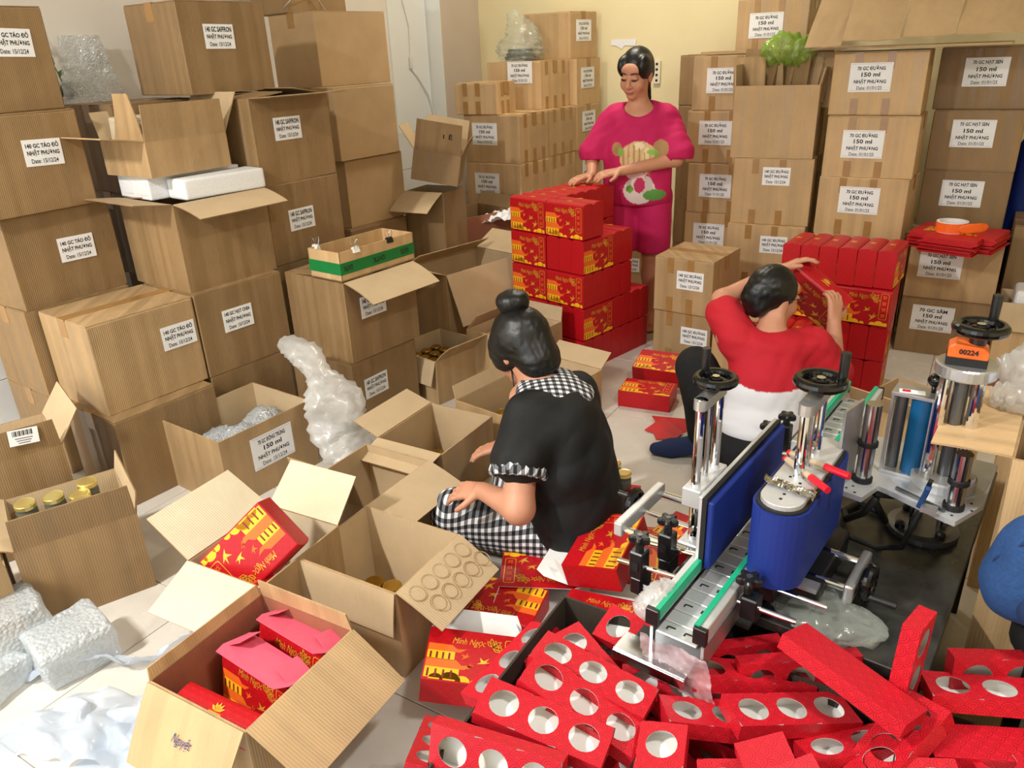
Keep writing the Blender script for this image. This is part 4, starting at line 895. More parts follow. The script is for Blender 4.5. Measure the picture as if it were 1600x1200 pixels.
for (u, v, rx) in ((-.135, .235, 0), (-.155, .145, 0)):
    b = part(MB().box((u, v, .075), (.032, .034, .066)), 'rail_clamp', 'black_plastic', bevel=.003); MB().box((u, v-.018, .075), (.014, .003, .02)).build('slot', 'rubber', b)
    part(MB().box((u, v+.01, .022), (.028, .05, .044)), 'clamp_foot', 'black_plastic', bevel=.004); star_knob(u, v, .128)
    part(MB().cyl((u-.05, v, .062), (-.045, v, .078), .0055, n=12), 'cross_rod', 'chrome')
for (u, v) in ((.085, .225), (.078, .150)):
    part(MB().box((u+.008, v, .070), (.034, .034, .05)), 'rail_clamp', 'black_plastic', bevel=.003); star_knob(u, v, .120, .026)
    part(MB().cyl((.05, v, .070), (.205 if v > .2 else .17, v+.012, .062), .0055, n=12), 'cross_rod', 'chrome')
part(MB().box((.125, .29, .045), (.11, .05, .045)), 'belt_bracket', 'black_plastic', bevel=.003); part(MB().box((.152, .27, .072), (.05, .028, .010)), 'bracket_plate', 'alu')
for v in (.325, .43): part(MB().cyl((.10, v, .055), (.235, v, .055), .009, n=14), 'cross_rod', 'chrome')
part(MB().box((.225, .378, .055), (.020, .15, .042)), 'end_plate', 'alu', bevel=.008, seg=3); handwheel(.238, .37, .055, .042, axis='X', ha=-1.2)
part(MB().box((.12, .40, .03), (.10, .26, .06)), 'motor_housing', 'black_plastic', bevel=.004)
# far clamps
for (u, v) in ((-.085, .83), (-.105, .75)):
    part(MB().box((u, v, .085), (.03, .03, .09)), 'rail_clamp', 'black_plastic', bevel=.003); star_knob(u, v, .145)
    part(MB().cyl((u-.03, v, .08), (-.04, v, .088), .0055, n=12), 'cross_rod', 'chrome')
part(MB().box((.0, .42, -.004), (.16, .5, .008)), 'base_plate', 'dark_steel')
# label head: base flange, legs, plate, rollers, tower
part(MB().lathe([(0, 0), (.075, 0), (.077, .004), (.077, .016), (.060, .020), (0, .020)], (.288, .715, 0), 32), 'base_flange', 'dark_steel', smooth=False)
for a in range(3): part(MB().cyl((.288+.036*math.cos(a*2.1), .715+.036*math.sin(a*2.1), .018), (.288+.036*math.cos(a*2.1), .715+.036*math.sin(a*2.1), .165), .011, n=16), 'support_leg', 'chrome')
for a in range(4): part(MB().lathe([(0, 0), (.011, 0), (.011, .012), (.007, .017), (0, .018)], (.288+.06*math.cos(.8+a*1.57), .715+.06*math.sin(.8+a*1.57), .018), 12), 'flange_bolt', 'black_plastic')
hp = part(MB().prism([(.120, .560), (.135, .500), (.188, .492), (.205, .560), (.225, .555), (.345, .505), (.365, .500), (.402, .600), (.402, .80), (.140, .80)], -.172, -.160, rotm(-90)), 'head_plate', 'alu_matt')
hp.data.flip_normals() if False else None
MB().box((.29, .545, .176), (.11, .006, .006), rotm(0, 0, -22)).build('front_groove', 'dark_steel', hp)
for q in ((.15, .515), (.17, .505), (.16, .53), (.355, .52), (.38, .59), (.385, .56)): MB().cyl((q[0], q[1], .172), (q[0], q[1], .1725), .003, n=8).build('hole', 'rubber', hp)
part(MB().box((.140, .525, .265), (.006, .085, .20), rotm(0, 0, -10)), 'peel_bracket', 'alu')
for (u, v, z0, z1, r) in ((.170, .565, .172, .36, .0165), (.352, .552, .172, .30, .0165)):
    part(MB().cyl((u, v, z0), (u, v, z1), r, n=24), 'guide_roller', 'steel')
    for z in (z0+.006, (z0+z1)/2): part(MB().cyl((u, v, z-.005), (u, v, z+.005), r+.004, n=24), 'roller_ring', 'rubber')
fr = part(MB().box((.232, .655, .176), (.088, .06, .008)), 'roller_frame', 'alu', bevel=.001); MB().box((.232, .655, .366), (.088, .06, .008)).build('frame_lid', 'alu', fr, bevel=.001)
for (u, v) in ((.192, .630), (.272, .632), (.192, .682), (.272, .682)): MB().box((u, v, .27), (.006, .006, .186)).build('frame_bar', 'alu', fr)
part(MB().cyl((.250, .655, .18), (.250, .655, .362), .024, n=28), 'drive_roller', 'blue_roller'); part(MB().cyl((.207, .655, .18), (.207, .655, .362), .013, n=20), 'pinch_roller', 'dark_steel')
lb = part(MB().box((.225, .645, .3705), (.05, .018, .0012), rotm(0, 0, 12)), 'warning_sticker', 'paper'); MB().box((.214, .6425, .3715), (.016, .012, .0006), rotm(0, 0, 12)).build('sticker_mark', 'marker_red', lb)
part(MB().cyl((.262, .665, .37), (.262, .665, .385), .005, n=10).lathe([(0, -.018), (.010, -.014), (.016, 0), (.010, .014), (0, .018)], (.262, .665, .398), 16, M=rotm(70, 0, 40)), 'ball_knob', 'black_gloss', smooth=True)
part(MB().tube([(.285, .67, .36), (.285, .67, .395), (.292, .672, .41), (.299, .674, .395), (.299, .674, .30)], .003, 8), 'wire_hook', 'chrome')
part(MB().lathe([(0, .172), (.062, .172), (.064, .176), (.064, .195), (.060, .199), (0, .199)], (.315, .645, 0), 36), 'tower_base', 'alu_matt')
for (u, v) in ((.285, .625), (.345, .63), (.322, .680)): part(MB().cyl((u, v, .198), (u, v, .435), .0125 if v < .67 else .011, n=20), 'tower_post', 'chrome')
part(MB().cyl((.315, .64, .20), (.315, .64, .44), .014, n=16), 'tower_screw', 'dark_steel')
part(MB().lathe([(0, .432), (.056, .432), (.058, .435), (.058, .455), (.055, .458), (0, .458)], (.315, .645, 0), 36), 'tower_cap', 'alu')
cn = part(MB().prism([(-.036, 0), (.036, 0), (.036, .018), (.026, .026), (-.024, .030), (-.036, .022)], -.024, .024, rotm(0, 0, 8), (.312, .640, .474)), 'position_counter', 'orange_plastic', bevel=.003, seg=2)
MB().box((.312, .640, .466), (.074, .050, .018), rotm(0, 0, 8)).build('counter_base', 'rubber', cn)
m = MB(); put_text(m, '00224', (0, 0), .034, .011, off=.03); o = m.build('counter_digits', 'ink', cn, recalc=False); o.location = (.316, .6145, .489); o.rotation_euler = (R(-4), 0, R(8))
part(MB().cyl((.325, .645, .50), (.325, .645, .525), .016, n=16), 'shaft', 'black_plastic'); handwheel(.325, .645, .522, .053, ha=1.2)
# cables and sensor
part(MB().tube([(.205, .56, .14), (.18, .585, .08), (.14, .62, .03), (.12, .68, .012), (.14, .74, .010), (.20, .72, .010), (.215, .66, .03), (.20, .58, .12)], .0085, 10), 'cable_loop', 'rubber', smooth=True)
part(MB().tube([(.300, .53, .17), (.285, .545, .10), (.27, .57, .03), (.22, .57, .010), (.16, .58, .010), (.10, .62, .012)], .0065, 10), 'cable', 'rubber', smooth=True)
part(MB().tube([(.20, .565, .15), (.225, .60, .135), (.26, .63, .13), (.29, .66, .12)], .009, 10), 'corrugated_hose', 'rubber', smooth=True)
sn = part(MB().box((.300, .515, .20), (.011, .014, .066), rotm(18, 12, 0)), 'sensor', 'navy_fabric', bevel=.002); MB().box((.305, .512, .232), (.009, .011, .025), rotm(18, 12, 0)).build('sensor_head', 'rubber', sn)
part(MB().box((.314, .51, .178), (.03, .02, .012)), 'sensor_bracket', 'alu')
# tinfoil scrap and two markers on the belt cover
o = sheet('foil_scrap', 'chrome', [(.045, .285, .283), (.15, .275, .283), (.15, .245, .281), (.05, .262, .284)], .006, 3, 24, 8, 60.)
# red markers, wraps
def marker(p, q, label):
    p, q = Vector(p), Vector(q); d = (q-p); t = thing('red_marker', p, (0, 0, 0), label, 'marker', 'red markers on the blue belt unit')
    MB().cyl((0, 0, 0), d*.62, .0065, n=14).build('barrel', 'marker_body', t); MB().cyl(d*.60, d, .0078, .0072, 14).build('cap', 'marker_red', t); MB().cyl(-d*.05, Vector((0, 0, 0)), .0062, n=14).build('end_plug', 'marker_red', t); return t
Mm = Matrix.Translation(Vector(M0)) @ Matrix.Rotation(R(MY), 4, 'Z')
o.matrix_world = Mm; tag(o, 'crinkled silver foil scrap on the belt unit cover', 'foil')
marker(Mm @ Vector((.060, .365, .286)), Mm @ Vector((.165, .285, .288)), 'red marker lying across the belt cover, cap nearest the camera')
marker(Mm @ Vector((.058, .395, .286)), Mm @ Vector((.185, .355, .290)), 'red marker lying behind the first one on the belt cover')
# film wrapped around the conveyor's near end, plastic bag on the table
def mfilm(name, mat, label, pts, radii, **k):
    q = soft(name, mat, pts, radii, **k); q.matrix_world = Mm; return tag(q, label, 'plastic film')
q = sheet('wrap_film', 'film_pink', [(-.062, -.025, .058), (.075, -.025, .060), (.095, -.022, -.045), (-.040, -.022, -.035)], .010, 5, 40, 24, 24.); q.matrix_world = Mm; tag(q, 'pinkish clear film taped around the near end of the conveyor', 'plastic film')
mfilm('crinkled_wrap', 'film_bag', 'crinkled clear wrap bunched over the left conveyor rail', [(-.075, .0, .07), (-.065, .05, .095), (-.05, .09, .10)], [(.018, .02), (.026, .022), (.012, .012)], seed=4, amp=.5)
mfilm('clear_bag', 'film_clear', 'clear plastic bag lying on the steel table under the small crank', [(.10, .30, .012), (.17, .27, .022), (.24, .28, .020), (.27, .33, .01)], [(.04, .01), (.075, .02), (.075, .02), (.03, .008)], seed=9, amp=.35)
# ------------------------------------------------------------------ people
def head_set(c, Rm, s=1.):
    """skin prims of a head in world coordinates; local front is -y"""
    c = np.array(c); Rn = np.array(Rm)
    P = lambda x, y, z: tuple(c + Rn @ (np.array((x, y, z))*s))
    E = lambda x, y, z, r, k=.02: ('e', P(x, y, z), tuple(q*s for q in r), Rn, k)
    pr = [E(0, .014, .024, (.074, .092, .094)), E(0, -.020, -.034, (.062, .070, .076)), E(0, -.064, -.092, (.024, .022, .020)),
          E(.036, -.056, -.036, (.026, .024, .028)), E(-.036, -.056, -.036, (.026, .024, .028)), E(0, -.070, .040, (.052, .020, .026)),
          ('c', P(0, -.088, .004), P(0, -.106, -.034), .0075*s, .0125*s, .010), E(.013, -.095, -.038, (.009, .010, .008), .006), E(-.013, -.095, -.038, (.009, .010, .008), .006),
          E(0, -.090, -.062, (.024, .010, .006), .006), E(0, -.088, -.072, (.021, .010, .006), .006),
          E(.031, -.080, .003, (.017, .012, .010), .006), E(-.031, -.080, .003, (.017, .012, .010), .006),
          E(.077, .012, -.012, (.009, .019, .031), .006), E(-.077, .012, -.012, (.009, .019, .031), .006)]
    return pr, P
def face_parts(P, root, lids=True):
    for sg in (-1, 1):
        a = [P(sg*x, y, z) for x, y, z in ((.014, -.0925, -.003), (.024, -.0955, -.0065), (.034, -.0935, -.0065), (.046, -.0845, -.002))]
        MB().tube(a, [.0014, .0028, .0028, .0012], 6).build('eyelash', 'eye_dark', root, smooth=True)
        b = [P(sg*x, y, z) for x, y, z in ((.013, -.0965, .026), (.028, -.0965, .031), (.042, -.0890, .030), (.052, -.0790, .023))]
        MB().tube(b, [.0026, .0036, .003, .0014], 6).build('eyebrow', 'brow', root, smooth=True)
        q = [P(sg*x, y, z) for x, y, z in ((.020, -.0945, -.0015), (.031, -.0960, -.0022), (.040, -.0915, -.0012))]
        MB().tube(q, [.001, .0016, .001], 6).build('eye', 'eye_dark', root, smooth=True)
    MB().tube([P(x, y, z) for x, y, z in ((-.024, -.0905, -.067), (-.010, -.1005, -.0655), (0, -.1015, -.0675), (.010, -.1005, -.0655), (.024, -.0905, -.067))], [.0012, .0042, .0042, .0042, .0012], 8).build('lips', 'lip', root, smooth=True)
def arm(sh, el, wr, r=(.044, .037, .025)): return [('c', sh, el, r[0], r[1], .02), ('c', el, wr, r[1]*1.02, r[2], .02)]
# ---- standing woman
yw = 18; bx, by = -1.66, 4.10; RZ = np.array(rotm(0, 0, yw))
def WL(x, y, z): v = RZ @ np.array((x, y, z)); return (bx+v[0], by+v[1], v[2])
w1 = thing('person', (bx, by, 0), 0, 'woman in a magenta T-shirt and shorts standing with hands on the red boxes', 'person')
def rel(o, root):   # keep world placement under a thing's empty
    o.matrix_parent_inverse = Matrix.Translation(root.location).inverted(); return o
def P1(name, mat, parts, **k): return rel(skin_obj(name, mat, parts, w1, **k), w1)
hR = rotm(0, 0, -2) @ rotm(14, 0, 0) @ rotm(0, 4, 0); hc = WL(-.02, -.045, 1.382)
hp_, HP = head_set(hc, hR)
body = hp_ + [('c', WL(0, .0, 1.20), tuple(np.array(hc)+np.array((0, .02, -.06))), .054, .050, .03), ('e', WL(0, -.01, 1.16), (.15, .085, .07), RZ, .05)]
headm = sdf_mesh(body, .0042, .02)
wl_ = WL(-.235, -.165, .888); wr_ = WL(-.075, -.225, .915)
ha = hand(wl_, WL(-.75, -.62, 0) - np.array(WL(0, 0, 0)) + np.array((0, 0, -.12)), (0, 0, 1), 12, -1)
hb = hand(wr_, np.array(WL(-.93, -.36, 0)) - np.array(WL(0, 0, 0)) + np.array((0, 0, -.10)), (0.1, -.25, 1), 14, -1)
armsm = sdf_mesh(arm(WL(-.175, 0, 1.13), WL(-.250, -.02, .955), wl_) + ha, .0045, .012); armsm2 = sdf_mesh(arm(WL(.175, 0, 1.13), WL(.205, -.095, .955), wr_) + hb, .0045, .012)
legs = []
for sx in (-1, 1):
    legs += [('c', WL(sx*.09, .0, .74), WL(sx*.092, -.02, .43), .085, .058, .03), ('c', WL(sx*.092, -.02, .43), WL(sx*.09, .0, .30), .057, .056), ('c', WL(sx*.09, .0, .30), WL(sx*.088, .01, .07), .056, .034),
             ('c', WL(sx*.088, .015, .045), WL(sx*.10, -.13, .026), .036, .027)]
    for t_ in range(5): legs.append(('c', WL(sx*(.10+.012*(t_-2)*1.1), -.14, .020), WL(sx*(.10+.0145*(t_-2)), -.185+.008*abs(t_-1), .013), .012, .0095 if t_ else .012, .006))
P1('body', 'skin', [headm, armsm, armsm2, sdf_mesh(legs, .006, .02)])
face_parts(HP, w1)
for ch in w1.children:
    if ch.name.split('.')[0] in ('eyelash', 'eyebrow', 'eye', 'lips'): rel(ch, w1)
hE = lambda x, y, z, r, k=.02: ('e', HP(x, y, z), r, np.array(hR), k)
hair = [hE(0, .022, .034, (.085, .098, .098)), hE(.060, -.030, .050, (.028, .050, .055)), hE(-.056, -.034, .048, (.026, .046, .050)), hE(0, .085, -.01, (.065, .045, .07)), ('c', HP(.0, .10, -.02), HP(.02, .115, -.16), .034, .016, .02)]
P1('hair', 'hair', [sdf_mesh(hair, .005, .02, subtract=[hE(0, -.088, -.035, (.066, .070, .088)), hE(-.01, -.108, .040, (.050, .046, .046))], wob=.002, wfreq=60.)])
shirt = [('e', WL(0, 0, 1.12), (.185, .115, .13), RZ), ('e', WL(0, -.01, .98), (.195, .135, .18), RZ, .05), ('e', WL(0, -.01, .80), (.205, .145, .18), RZ, .05),
         ('c', WL(-.13, .0, 1.170), WL(.13, .0, 1.170), .056, .056, .05),
         ('c', WL(-.158, .0, 1.145), WL(-.240, -.02, .985), .058, .082, .04), ('c', WL(.158, .0, 1.145), WL(.212, -.075, .985), .058, .082, .04)]
def cut1(G):
    d = G-np.array((bx, by, 0)); l = d @ RZ   # to local
    sl = np.maximum(.715-l[..., 2], -9); arms_ = np.where(np.abs(l[..., 0]) > .185, .945-.12*l[..., 1]-l[..., 2], -9); return np.maximum(sl, arms_)
mag = np.array(srgb('#C2125A')[:3])
def print1(V):
    d = V-np.array((bx, by, 0)); l = d @ RZ; x, y, z = l[:, 0], l[:, 1], l[:, 2]; C_ = np.tile(mag, (len(V), 1)); fr = y < -.02
    def ell(cx_, cz, rx, rz, hexc, cond=None):
        m_ = fr & (((x-cx_)/rx)**2+((z-cz)/rz)**2 < 1)
        if cond is not None: m_ &= cond
        C_[m_] = srgb(hexc)[:3]
    ell(.125, 1.015, .042, .045, '#B08A5E'); ell(-.105, 1.015, .028, .036, '#A67E52'); ell(.01, .965, .098, .090, '#D9B98A'); ell(.01, 1.03, .03, .02, '#F0DDB8')
    ell(.0, .905, .062, .05, '#EFC4C4'); ell(-.025, .925, .014, .012, '#4A2A20'); ell(.055, .965, .02, .06, '#E8CFA0', None)
    for k in range(7): ell(-.07+.028*k, .965+.03*math.sin(k), .005, .055, '#B8905C')
    ell(-.085, 1.0, .014, .024, '#7FB04A'); ell(.08, 1.0, .03, .012, '#8CBF55'); ell(.105, .97, .012, .024, '#7FB04A')
    ell(.02, .80, .085, .072, '#E2D6D2'); ell(.06, .82, .03, .055, '#D0C2C0'); ell(.02, .83, .03, .04, '#C22A5A'); ell(-.03, .81, .02, .02, '#6FA03C'); ell(.10, .775, .06, .03, '#5C9A48')
    return C_
P1('t_shirt', 'printed_cloth', [sdf_mesh(shirt, .0062, .04, subtract=[('e', WL(0, -.06, 1.245), (.085, .11, .075), RZ)], wob=.011, wfreq=13., seed=3, cut=cut1)], colour=print1)
shorts = [('c', WL(-.085, 0, .74), WL(-.098, -.02, .47), .108, .095, .03), ('c', WL(.085, 0, .74), WL(.098, -.02, .47), .108, .095, .03), ('e', WL(0, .01, .76), (.165, .125, .11), RZ)]
P1('shorts', 'magenta_cloth', [sdf_mesh(shorts, .007, .03, wob=.005, wfreq=12., cut=lambda G: .44-G[..., 2])])
rel(MB().tube([HP(*p) for p in ((-.062, .01, -.150), (-.050, -.050, -.185), (0, -.082, -.212), (.050, -.050, -.185), (.062, .01, -.150))], .0016, 6).build('necklace', 'gold', w1, smooth=True), w1)

# ---- seated woman in red and white
w2 = thing('person', (-.58, 2.70, 0), 0, 'woman in a red and white shirt sitting on the floor lifting a red gift box', 'person')
def P2(name, mat, parts, **k): return rel(skin_obj(name, mat, parts, w2, **k), w2)
hR2 = rotm(0, 0, 142) @ rotm(8, 0, 0); hc2 = (-.605, 2.875, .640); hp2, HP2 = head_set(hc2, hR2, .95)
hL = (-.640, 3.085, .685); hRr = (-.405, 3.02, .515)
arms2 = arm((-.735, 2.75, .50), (-.800, 2.88, .600), hL, (.045, .040, .026)) + hand(hL, (.75, .35, .42), (-.25, .1, .9), 22, 1)
arms3 = arm((-.430, 2.85, .475), (-.355, 2.89, .315), hRr, (.045, .040, .026)) + hand(hRr, (-.10, .35, .9), (.7, -.5, .1), 30, 1)
P2('body', 'skin', [sdf_mesh(hp2 + [('c', (-.585, 2.79, .52), (-.60, 2.865, .60), .050, .048, .03), ('e', (-.583, 2.78, .50), (.10, .07, .05))], .0045, .02), sdf_mesh(arms2, .0048, .012), sdf_mesh(arms3, .0048, .012)])
h2E = lambda x, y, z, r, k=.02: ('e', HP2(x, y, z), r, np.array(hR2), k)
P2('hair', 'hair', [sdf_mesh([h2E(0, .022, .030, (.083, .096, .092)), h2E(0, .085, -.03, (.058, .035, .05)), h2E(0, .105, .010, (.040, .030, .042)), h2E(.02, .118, -.005, (.022, .016, .03))], .005, .015, subtract=[h2E(0, -.095, -.035, (.066, .078, .092))], wob=.005, wfreq=50., seed=2)])
rel(MB().lathe([(0, -.006), (.006, 0), (0, .006)], HP2(-.04, .118, .02), 10).build('hair_clip', 'blue_foam', w2), w2)
for sg in (-1, 1): rel(MB().tube([HP2(sg*.031+.021*math.cos(a), -.103, .0+.015*math.sin(a)) for a in [2*math.pi*k/16 for k in range(16)]], .0017, 6, closed=True).tube([HP2(sg*.052, -.100, .006), HP2(sg*.076, -.06, .008), HP2(sg*.082, .01, .004)], .0018, 6).build('glasses_rim', 'black_gloss', w2), w2)
rel(MB().tube([HP2(*p) for p in ((-.052, .06, -.115), (0, .085, -.112), (.052, .06, -.115), (.062, .0, -.13))], .0016, 6).build('necklace', 'dark_steel', w2, smooth=True), w2)
sh2 = [('e', (-.578, 2.775, .455), (.155, .10, .095), np.array(rotm(0, 0, 22))), ('e', (-.565, 2.72, .32), (.150, .115, .15), np.array(rotm(0, 0, 22)), .05), ('e', (-.565, 2.69, .20), (.165, .125, .11), np.array(rotm(0, 0, 22)), .05),
       ('c', (-.70, 2.745, .50), (-.775, 2.845, .555), .070, .072, .04), ('c', (-.445, 2.845, .475), (-.375, 2.885, .375), .070, .074, .04)]
red_, wht_ = np.array(srgb('#BE1126')[:3]), np.array(srgb('#E2E2E6')[:3])
def col2(V): t_ = (V[:, 2] > .385+.10*(V[:, 0]+.57)*0 - .02*np.sin(V[:, 0]*9)) | (V[:, 0] < -.755) | (V[:, 0] > -.40); return np.where(t_[:, None], red_, wht_)
P2('shirt', 'printed_cloth', [sdf_mesh(sh2, .006, .04, subtract=[('e', (-.592, 2.80, .572), (.068, .07, .055))], wob=.012, wfreq=13., seed=5, cut=lambda G: .175-G[..., 2])], colour=col2)
tr2 = [('e', (-.565, 2.68, .115), (.185, .15, .115), np.array(rotm(0, 0, 22))), ('c', (-.65, 2.70, .13), (-.850, 2.745, .36), .098, .072, .04), ('c', (-.850, 2.745, .36), (-.790, 2.70, .085), .072, .056, .03), ('c', (-.50, 2.76, .10), (-.40, 2.97, .16), .098, .075, .04), ('c', (-.40, 2.97, .16), (-.55, 3.08, .08), .072, .055, .03)]
P2('trousers', 'black_trousers', [sdf_mesh(tr2, .007, .03, wob=.006, wfreq=11., seed=1, cut=lambda G: .004-G[..., 2])])
P2('sock', 'navy_sock', [sdf_mesh([('c', (-.785, 2.700, .055), (-.90, 2.645, .034), .042, .036), ('c', (-.90, 2.645, .034), (-.955, 2.625, .028), .037, .026), ('c', (-.785, 2.700, .05), (-.795, 2.70, .12), .044, .046)], .005, .02, cut=lambda G: .003-G[..., 2])])

# ---- woman with the hair bun, seen from behind
w3 = thing('person', (-1.0, 1.86, 0), 0, 'woman in black with a hair bun and gingham trim sitting with her back turned', 'person')
def P3(name, mat, parts, **k): return rel(skin_obj(name, mat, parts, w3, **k), w3)
hR3 = rotm(0, 0, -62-45) @ rotm(28, 0, 0); hc3 = (-1.172, 1.945, .668); hp3, HP3 = head_set(hc3, hR3, .98)
el3, wr3 = (-.985, 1.600, .322), (-1.135, 1.640, .318)
P3('body', 'skin', [sdf_mesh(hp3 + [('c', (-1.07, 1.905, .575), (-1.135, 1.935, .63), .054, .050, .03), ('e', (-1.05, 1.885, .545), (.11, .11, .05))], .0045, .02),
   sdf_mesh(arm((-1.04, 1.735, .545), el3, wr3, (.050, .044, .027)) + hand(wr3, (-.95, .05, -.28), (-.1, -.35, .9), 16, -1), .0048, .015),
   sdf_mesh(arm((-.99, 2.01, .53), (-1.10, 2.12, .33), (-1.26, 1.98, .28), (.048, .042, .026)) + hand((-1.26, 1.98, .28), (-.9, -.3, -.3), (0, 0, 1), 16, 1), .0055, .015)])
h3E = lambda x, y, z, r, k=.02: ('e', HP3(x, y, z), r, np.array(hR3), k)
hairp = [h3E(0, .026, .026, (.088, .104, .100)), h3E(0, .075, -.055, (.070, .060, .070), .03), h3E(.062, -.02, .0, (.024, .05, .06)), h3E(-.062, -.02, .0, (.024, .05, .06))]
P3('hair', 'hair', [sdf_mesh(hairp, .005, .02, subtract=[h3E(0, -.10, -.035, (.064, .075, .10))], wob=.005, wfreq=55., seed=4)])
bp = Vector(HP3(0, .045, .125)); bn = (bp-Vector(hc3)).normalized(); q1 = bn.orthogonal().normalized(); q2 = bn.cross(q1)
P3('hair_bun', 'hair', [sdf_mesh([('e', tuple(bp+bn*.012), (.050, .050, .042))] + [('c', tuple(bp+bn*.02+(q1*math.cos(a)+q2*math.sin(a))*.030), tuple(bp+bn*.02+(q1*math.cos(a+.7)+q2*math.sin(a+.7))*.030), .018, .018, .012) for a in [k*.7 for k in range(9)]], .004, .012, wob=.003, wfreq=90.)])
for k, (x0, z0) in enumerate(((-.07, -.05), (.06, -.06))): rel(MB().tube([HP3(x0, .0, z0), HP3(x0*1.15, -.01, z0-.06), HP3(x0*1.1, -.03, z0-.13)], [.003, .0025, .001], 6).build('hair_strand', 'hair', w3, smooth=True), w3)
Rt = np.array(rotm(0, 0, 105-90))
top3 = [('e', (-1.00, 1.865, .50), (.125, .165, .10), Rt), ('e', (-.955, 1.86, .36), (.135, .180, .17), Rt, .06), ('e', (-.935, 1.87, .20), (.150, .185, .16), Rt, .06), ('e', (-.93, 1.885, .10), (.155, .175, .11), Rt, .05),
        ('c', (-1.035, 1.755, .545), (-1.015, 1.665, .445), .066, .078, .04), ('c', (-.99, 1.99, .53), (-1.06, 2.07, .42), .066, .074, .04)]
P3('blouse', 'black_cloth', [sdf_mesh(top3, .0065, .04, wob=.014, wfreq=11., seed=8, cut=lambda G: .006-G[..., 2])])
uvg = lambda V: np.stack([V[:, 0]*.9+V[:, 1]*.45, V[:, 2]*.95-V[:, 1]*.55], 1)
P3('collar', 'gingham', [sdf_mesh([('e', (-1.035, 1.885, .575), (.098, .145, .040), Rt), ('e', (-.985, 1.90, .555), (.085, .125, .040), Rt)], .005, .02, subtract=[('e', (-1.09, 1.92, .625), (.065, .07, .05))])], uvf=lambda V: np.stack([V[:, 0]*.8+V[:, 1]*.6, V[:, 1]*.8-V[:, 0]*.6], 1))
d_ = (Vector(el3)-Vector((-1.035, 1.755, .545))).normalized(); cpos = Vector((-1.012, 1.655, .425)); fr3 = []
for k in range(22):
    a = 2*math.pi*k/22; e1 = d_.orthogonal().normalized(); e2 = d_.cross(e1); q = cpos+(e1*math.cos(a)+e2*math.sin(a))*.068; fr3.append(('c', tuple(q-d_*.012), tuple(q+d_*.022+(q-cpos)*.12), .011, .012, .006))
P3('sleeve_ruffle', 'gingham', [sdf_mesh(fr3, .0042, .008)], uvf=uvg)
pants = [('c', (-.99, 1.80, .115), (-1.285, 1.705, .150), .105, .082, .04), ('c', (-1.285, 1.705, .150), (-1.14, 1.86, .075), .080, .060, .03), ('c', (-.98, 1.96, .11), (-1.28, 2.07, .13), .10, .08, .04), ('c', (-1.28, 2.07, .13), (-1.22, 1.90, .07), .075, .06, .03)]
P3('trousers', 'gingham', [sdf_mesh(pants, .0065, .04, wob=.006, wfreq=11., seed=6, cut=lambda G: .004-G[..., 2])], uvf=lambda V: np.stack([V[:, 0]*.95+V[:, 1]*.3, V[:, 2]*1.0-V[:, 1]*.5], 1))
# ------------------------------------------------------------------ red trays heaped in two cartons
TGp = 'red three-hole trays in the foreground heap'
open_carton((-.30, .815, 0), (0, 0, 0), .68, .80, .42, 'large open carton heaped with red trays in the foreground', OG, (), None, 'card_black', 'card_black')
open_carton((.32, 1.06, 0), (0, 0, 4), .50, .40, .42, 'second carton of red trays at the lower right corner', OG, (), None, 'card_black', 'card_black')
TR = [
 ((-.492, .851, .470), (6, 8, 7), 'big front three-hole red tray pointing at the lower right, nearest full tray'),
 ((-.468, 1.000, .462), (-2, 10, 0), 'three-hole red tray third back in the left part of the heap'),
 ((-.452, .929, .461), (3, 18, 0), 'three-hole red tray tucked between the two big left trays'),
 ((-.507, .745, .395), (15, -6, -5), 'three-hole red tray at the bottom photo edge under the front one'),
 ((-.750, .864, .268), (13, 27, 119), 'three-hole red tray sliding down outside the carton at left'),
 ((-.685, 1.055, .350), (-17, -7, 80), 'pinkish lit three-hole tray beside the printed Minh Ngọc box'),
 ((-.425, 1.165, .425), (22, -6, -14), 'two-hole-showing red tray right below the conveyor end'),
 ((-.560, 1.120, .375), (-8, 6, 40), 'red tray against the back wall of the carton, left corner'),
 ((-.50, 1.075, .395), (6, 4, -30), 'red tray peeping out behind the left trays'),
 ((-.33, 1.11, .40), (10, -4, 20), 'red tray just in front of the conveyor apron'),
 ((-.225, 1.179, .425), (-14, 10, 32), 'red tray with two holes showing in the middle of the heap'),
 ((-.233, 1.064, .416), (-12, 12, 32), 'three-hole red tray lying level in the centre of the heap'),
 ((-.134, 1.120, .430), (-4, 10, 40), 'red tray behind the centre one, holes hidden'),
 ((-.057, 1.159, .490), (167, 6, -23), 'long red tray upside down lying diagonally on the heap'),
 ((.175, 1.290, .475), (-12, -3, 19), 'three-hole red tray at the right edge of the photo'),
 ((.185, 1.20, .405), (174, 0, 24), 'upturned red tray under the right-edge tray'),
 ((.215, 1.10, .452), (8, -12, -62), 'tilted red tray with one grey hole in the lower right corner'),
 ((.125, .985, .44), (-6, -8, 112), 'red tray cut by the bottom edge near the right corner'),
 ((.022, 1.100, .440), (-10, -20, 64), 'red tray under the diagonal one, one hole peeking out at right'),
 ((-.008, 1.130, .415), (-20, -2, 40), 'red tray below the diagonal one with a shaded hole'),
 ((.014, 1.070, .440), (-25, -12, 67), 'red tray with one bright oval hole below the diagonal one'),
 ((-.285, .845, .445), (-8, -5, 104), 'red tray standing end-up at the bottom edge, left of centre'),
 ((-.165, .835, .435), (-8, -4, 112), 'red tray at the bottom edge with one big pale hole'),
 ((-.085, .875, .455), (168, -10, 128), 'pink-lit upturned tray corner at the bottom edge'),
 ((-.025, .845, .468), (166, -12, 134), 'second pink-lit tray corner in front of the other one')]
for p, r, lb in TR: tray(p, r, lb, TGp)
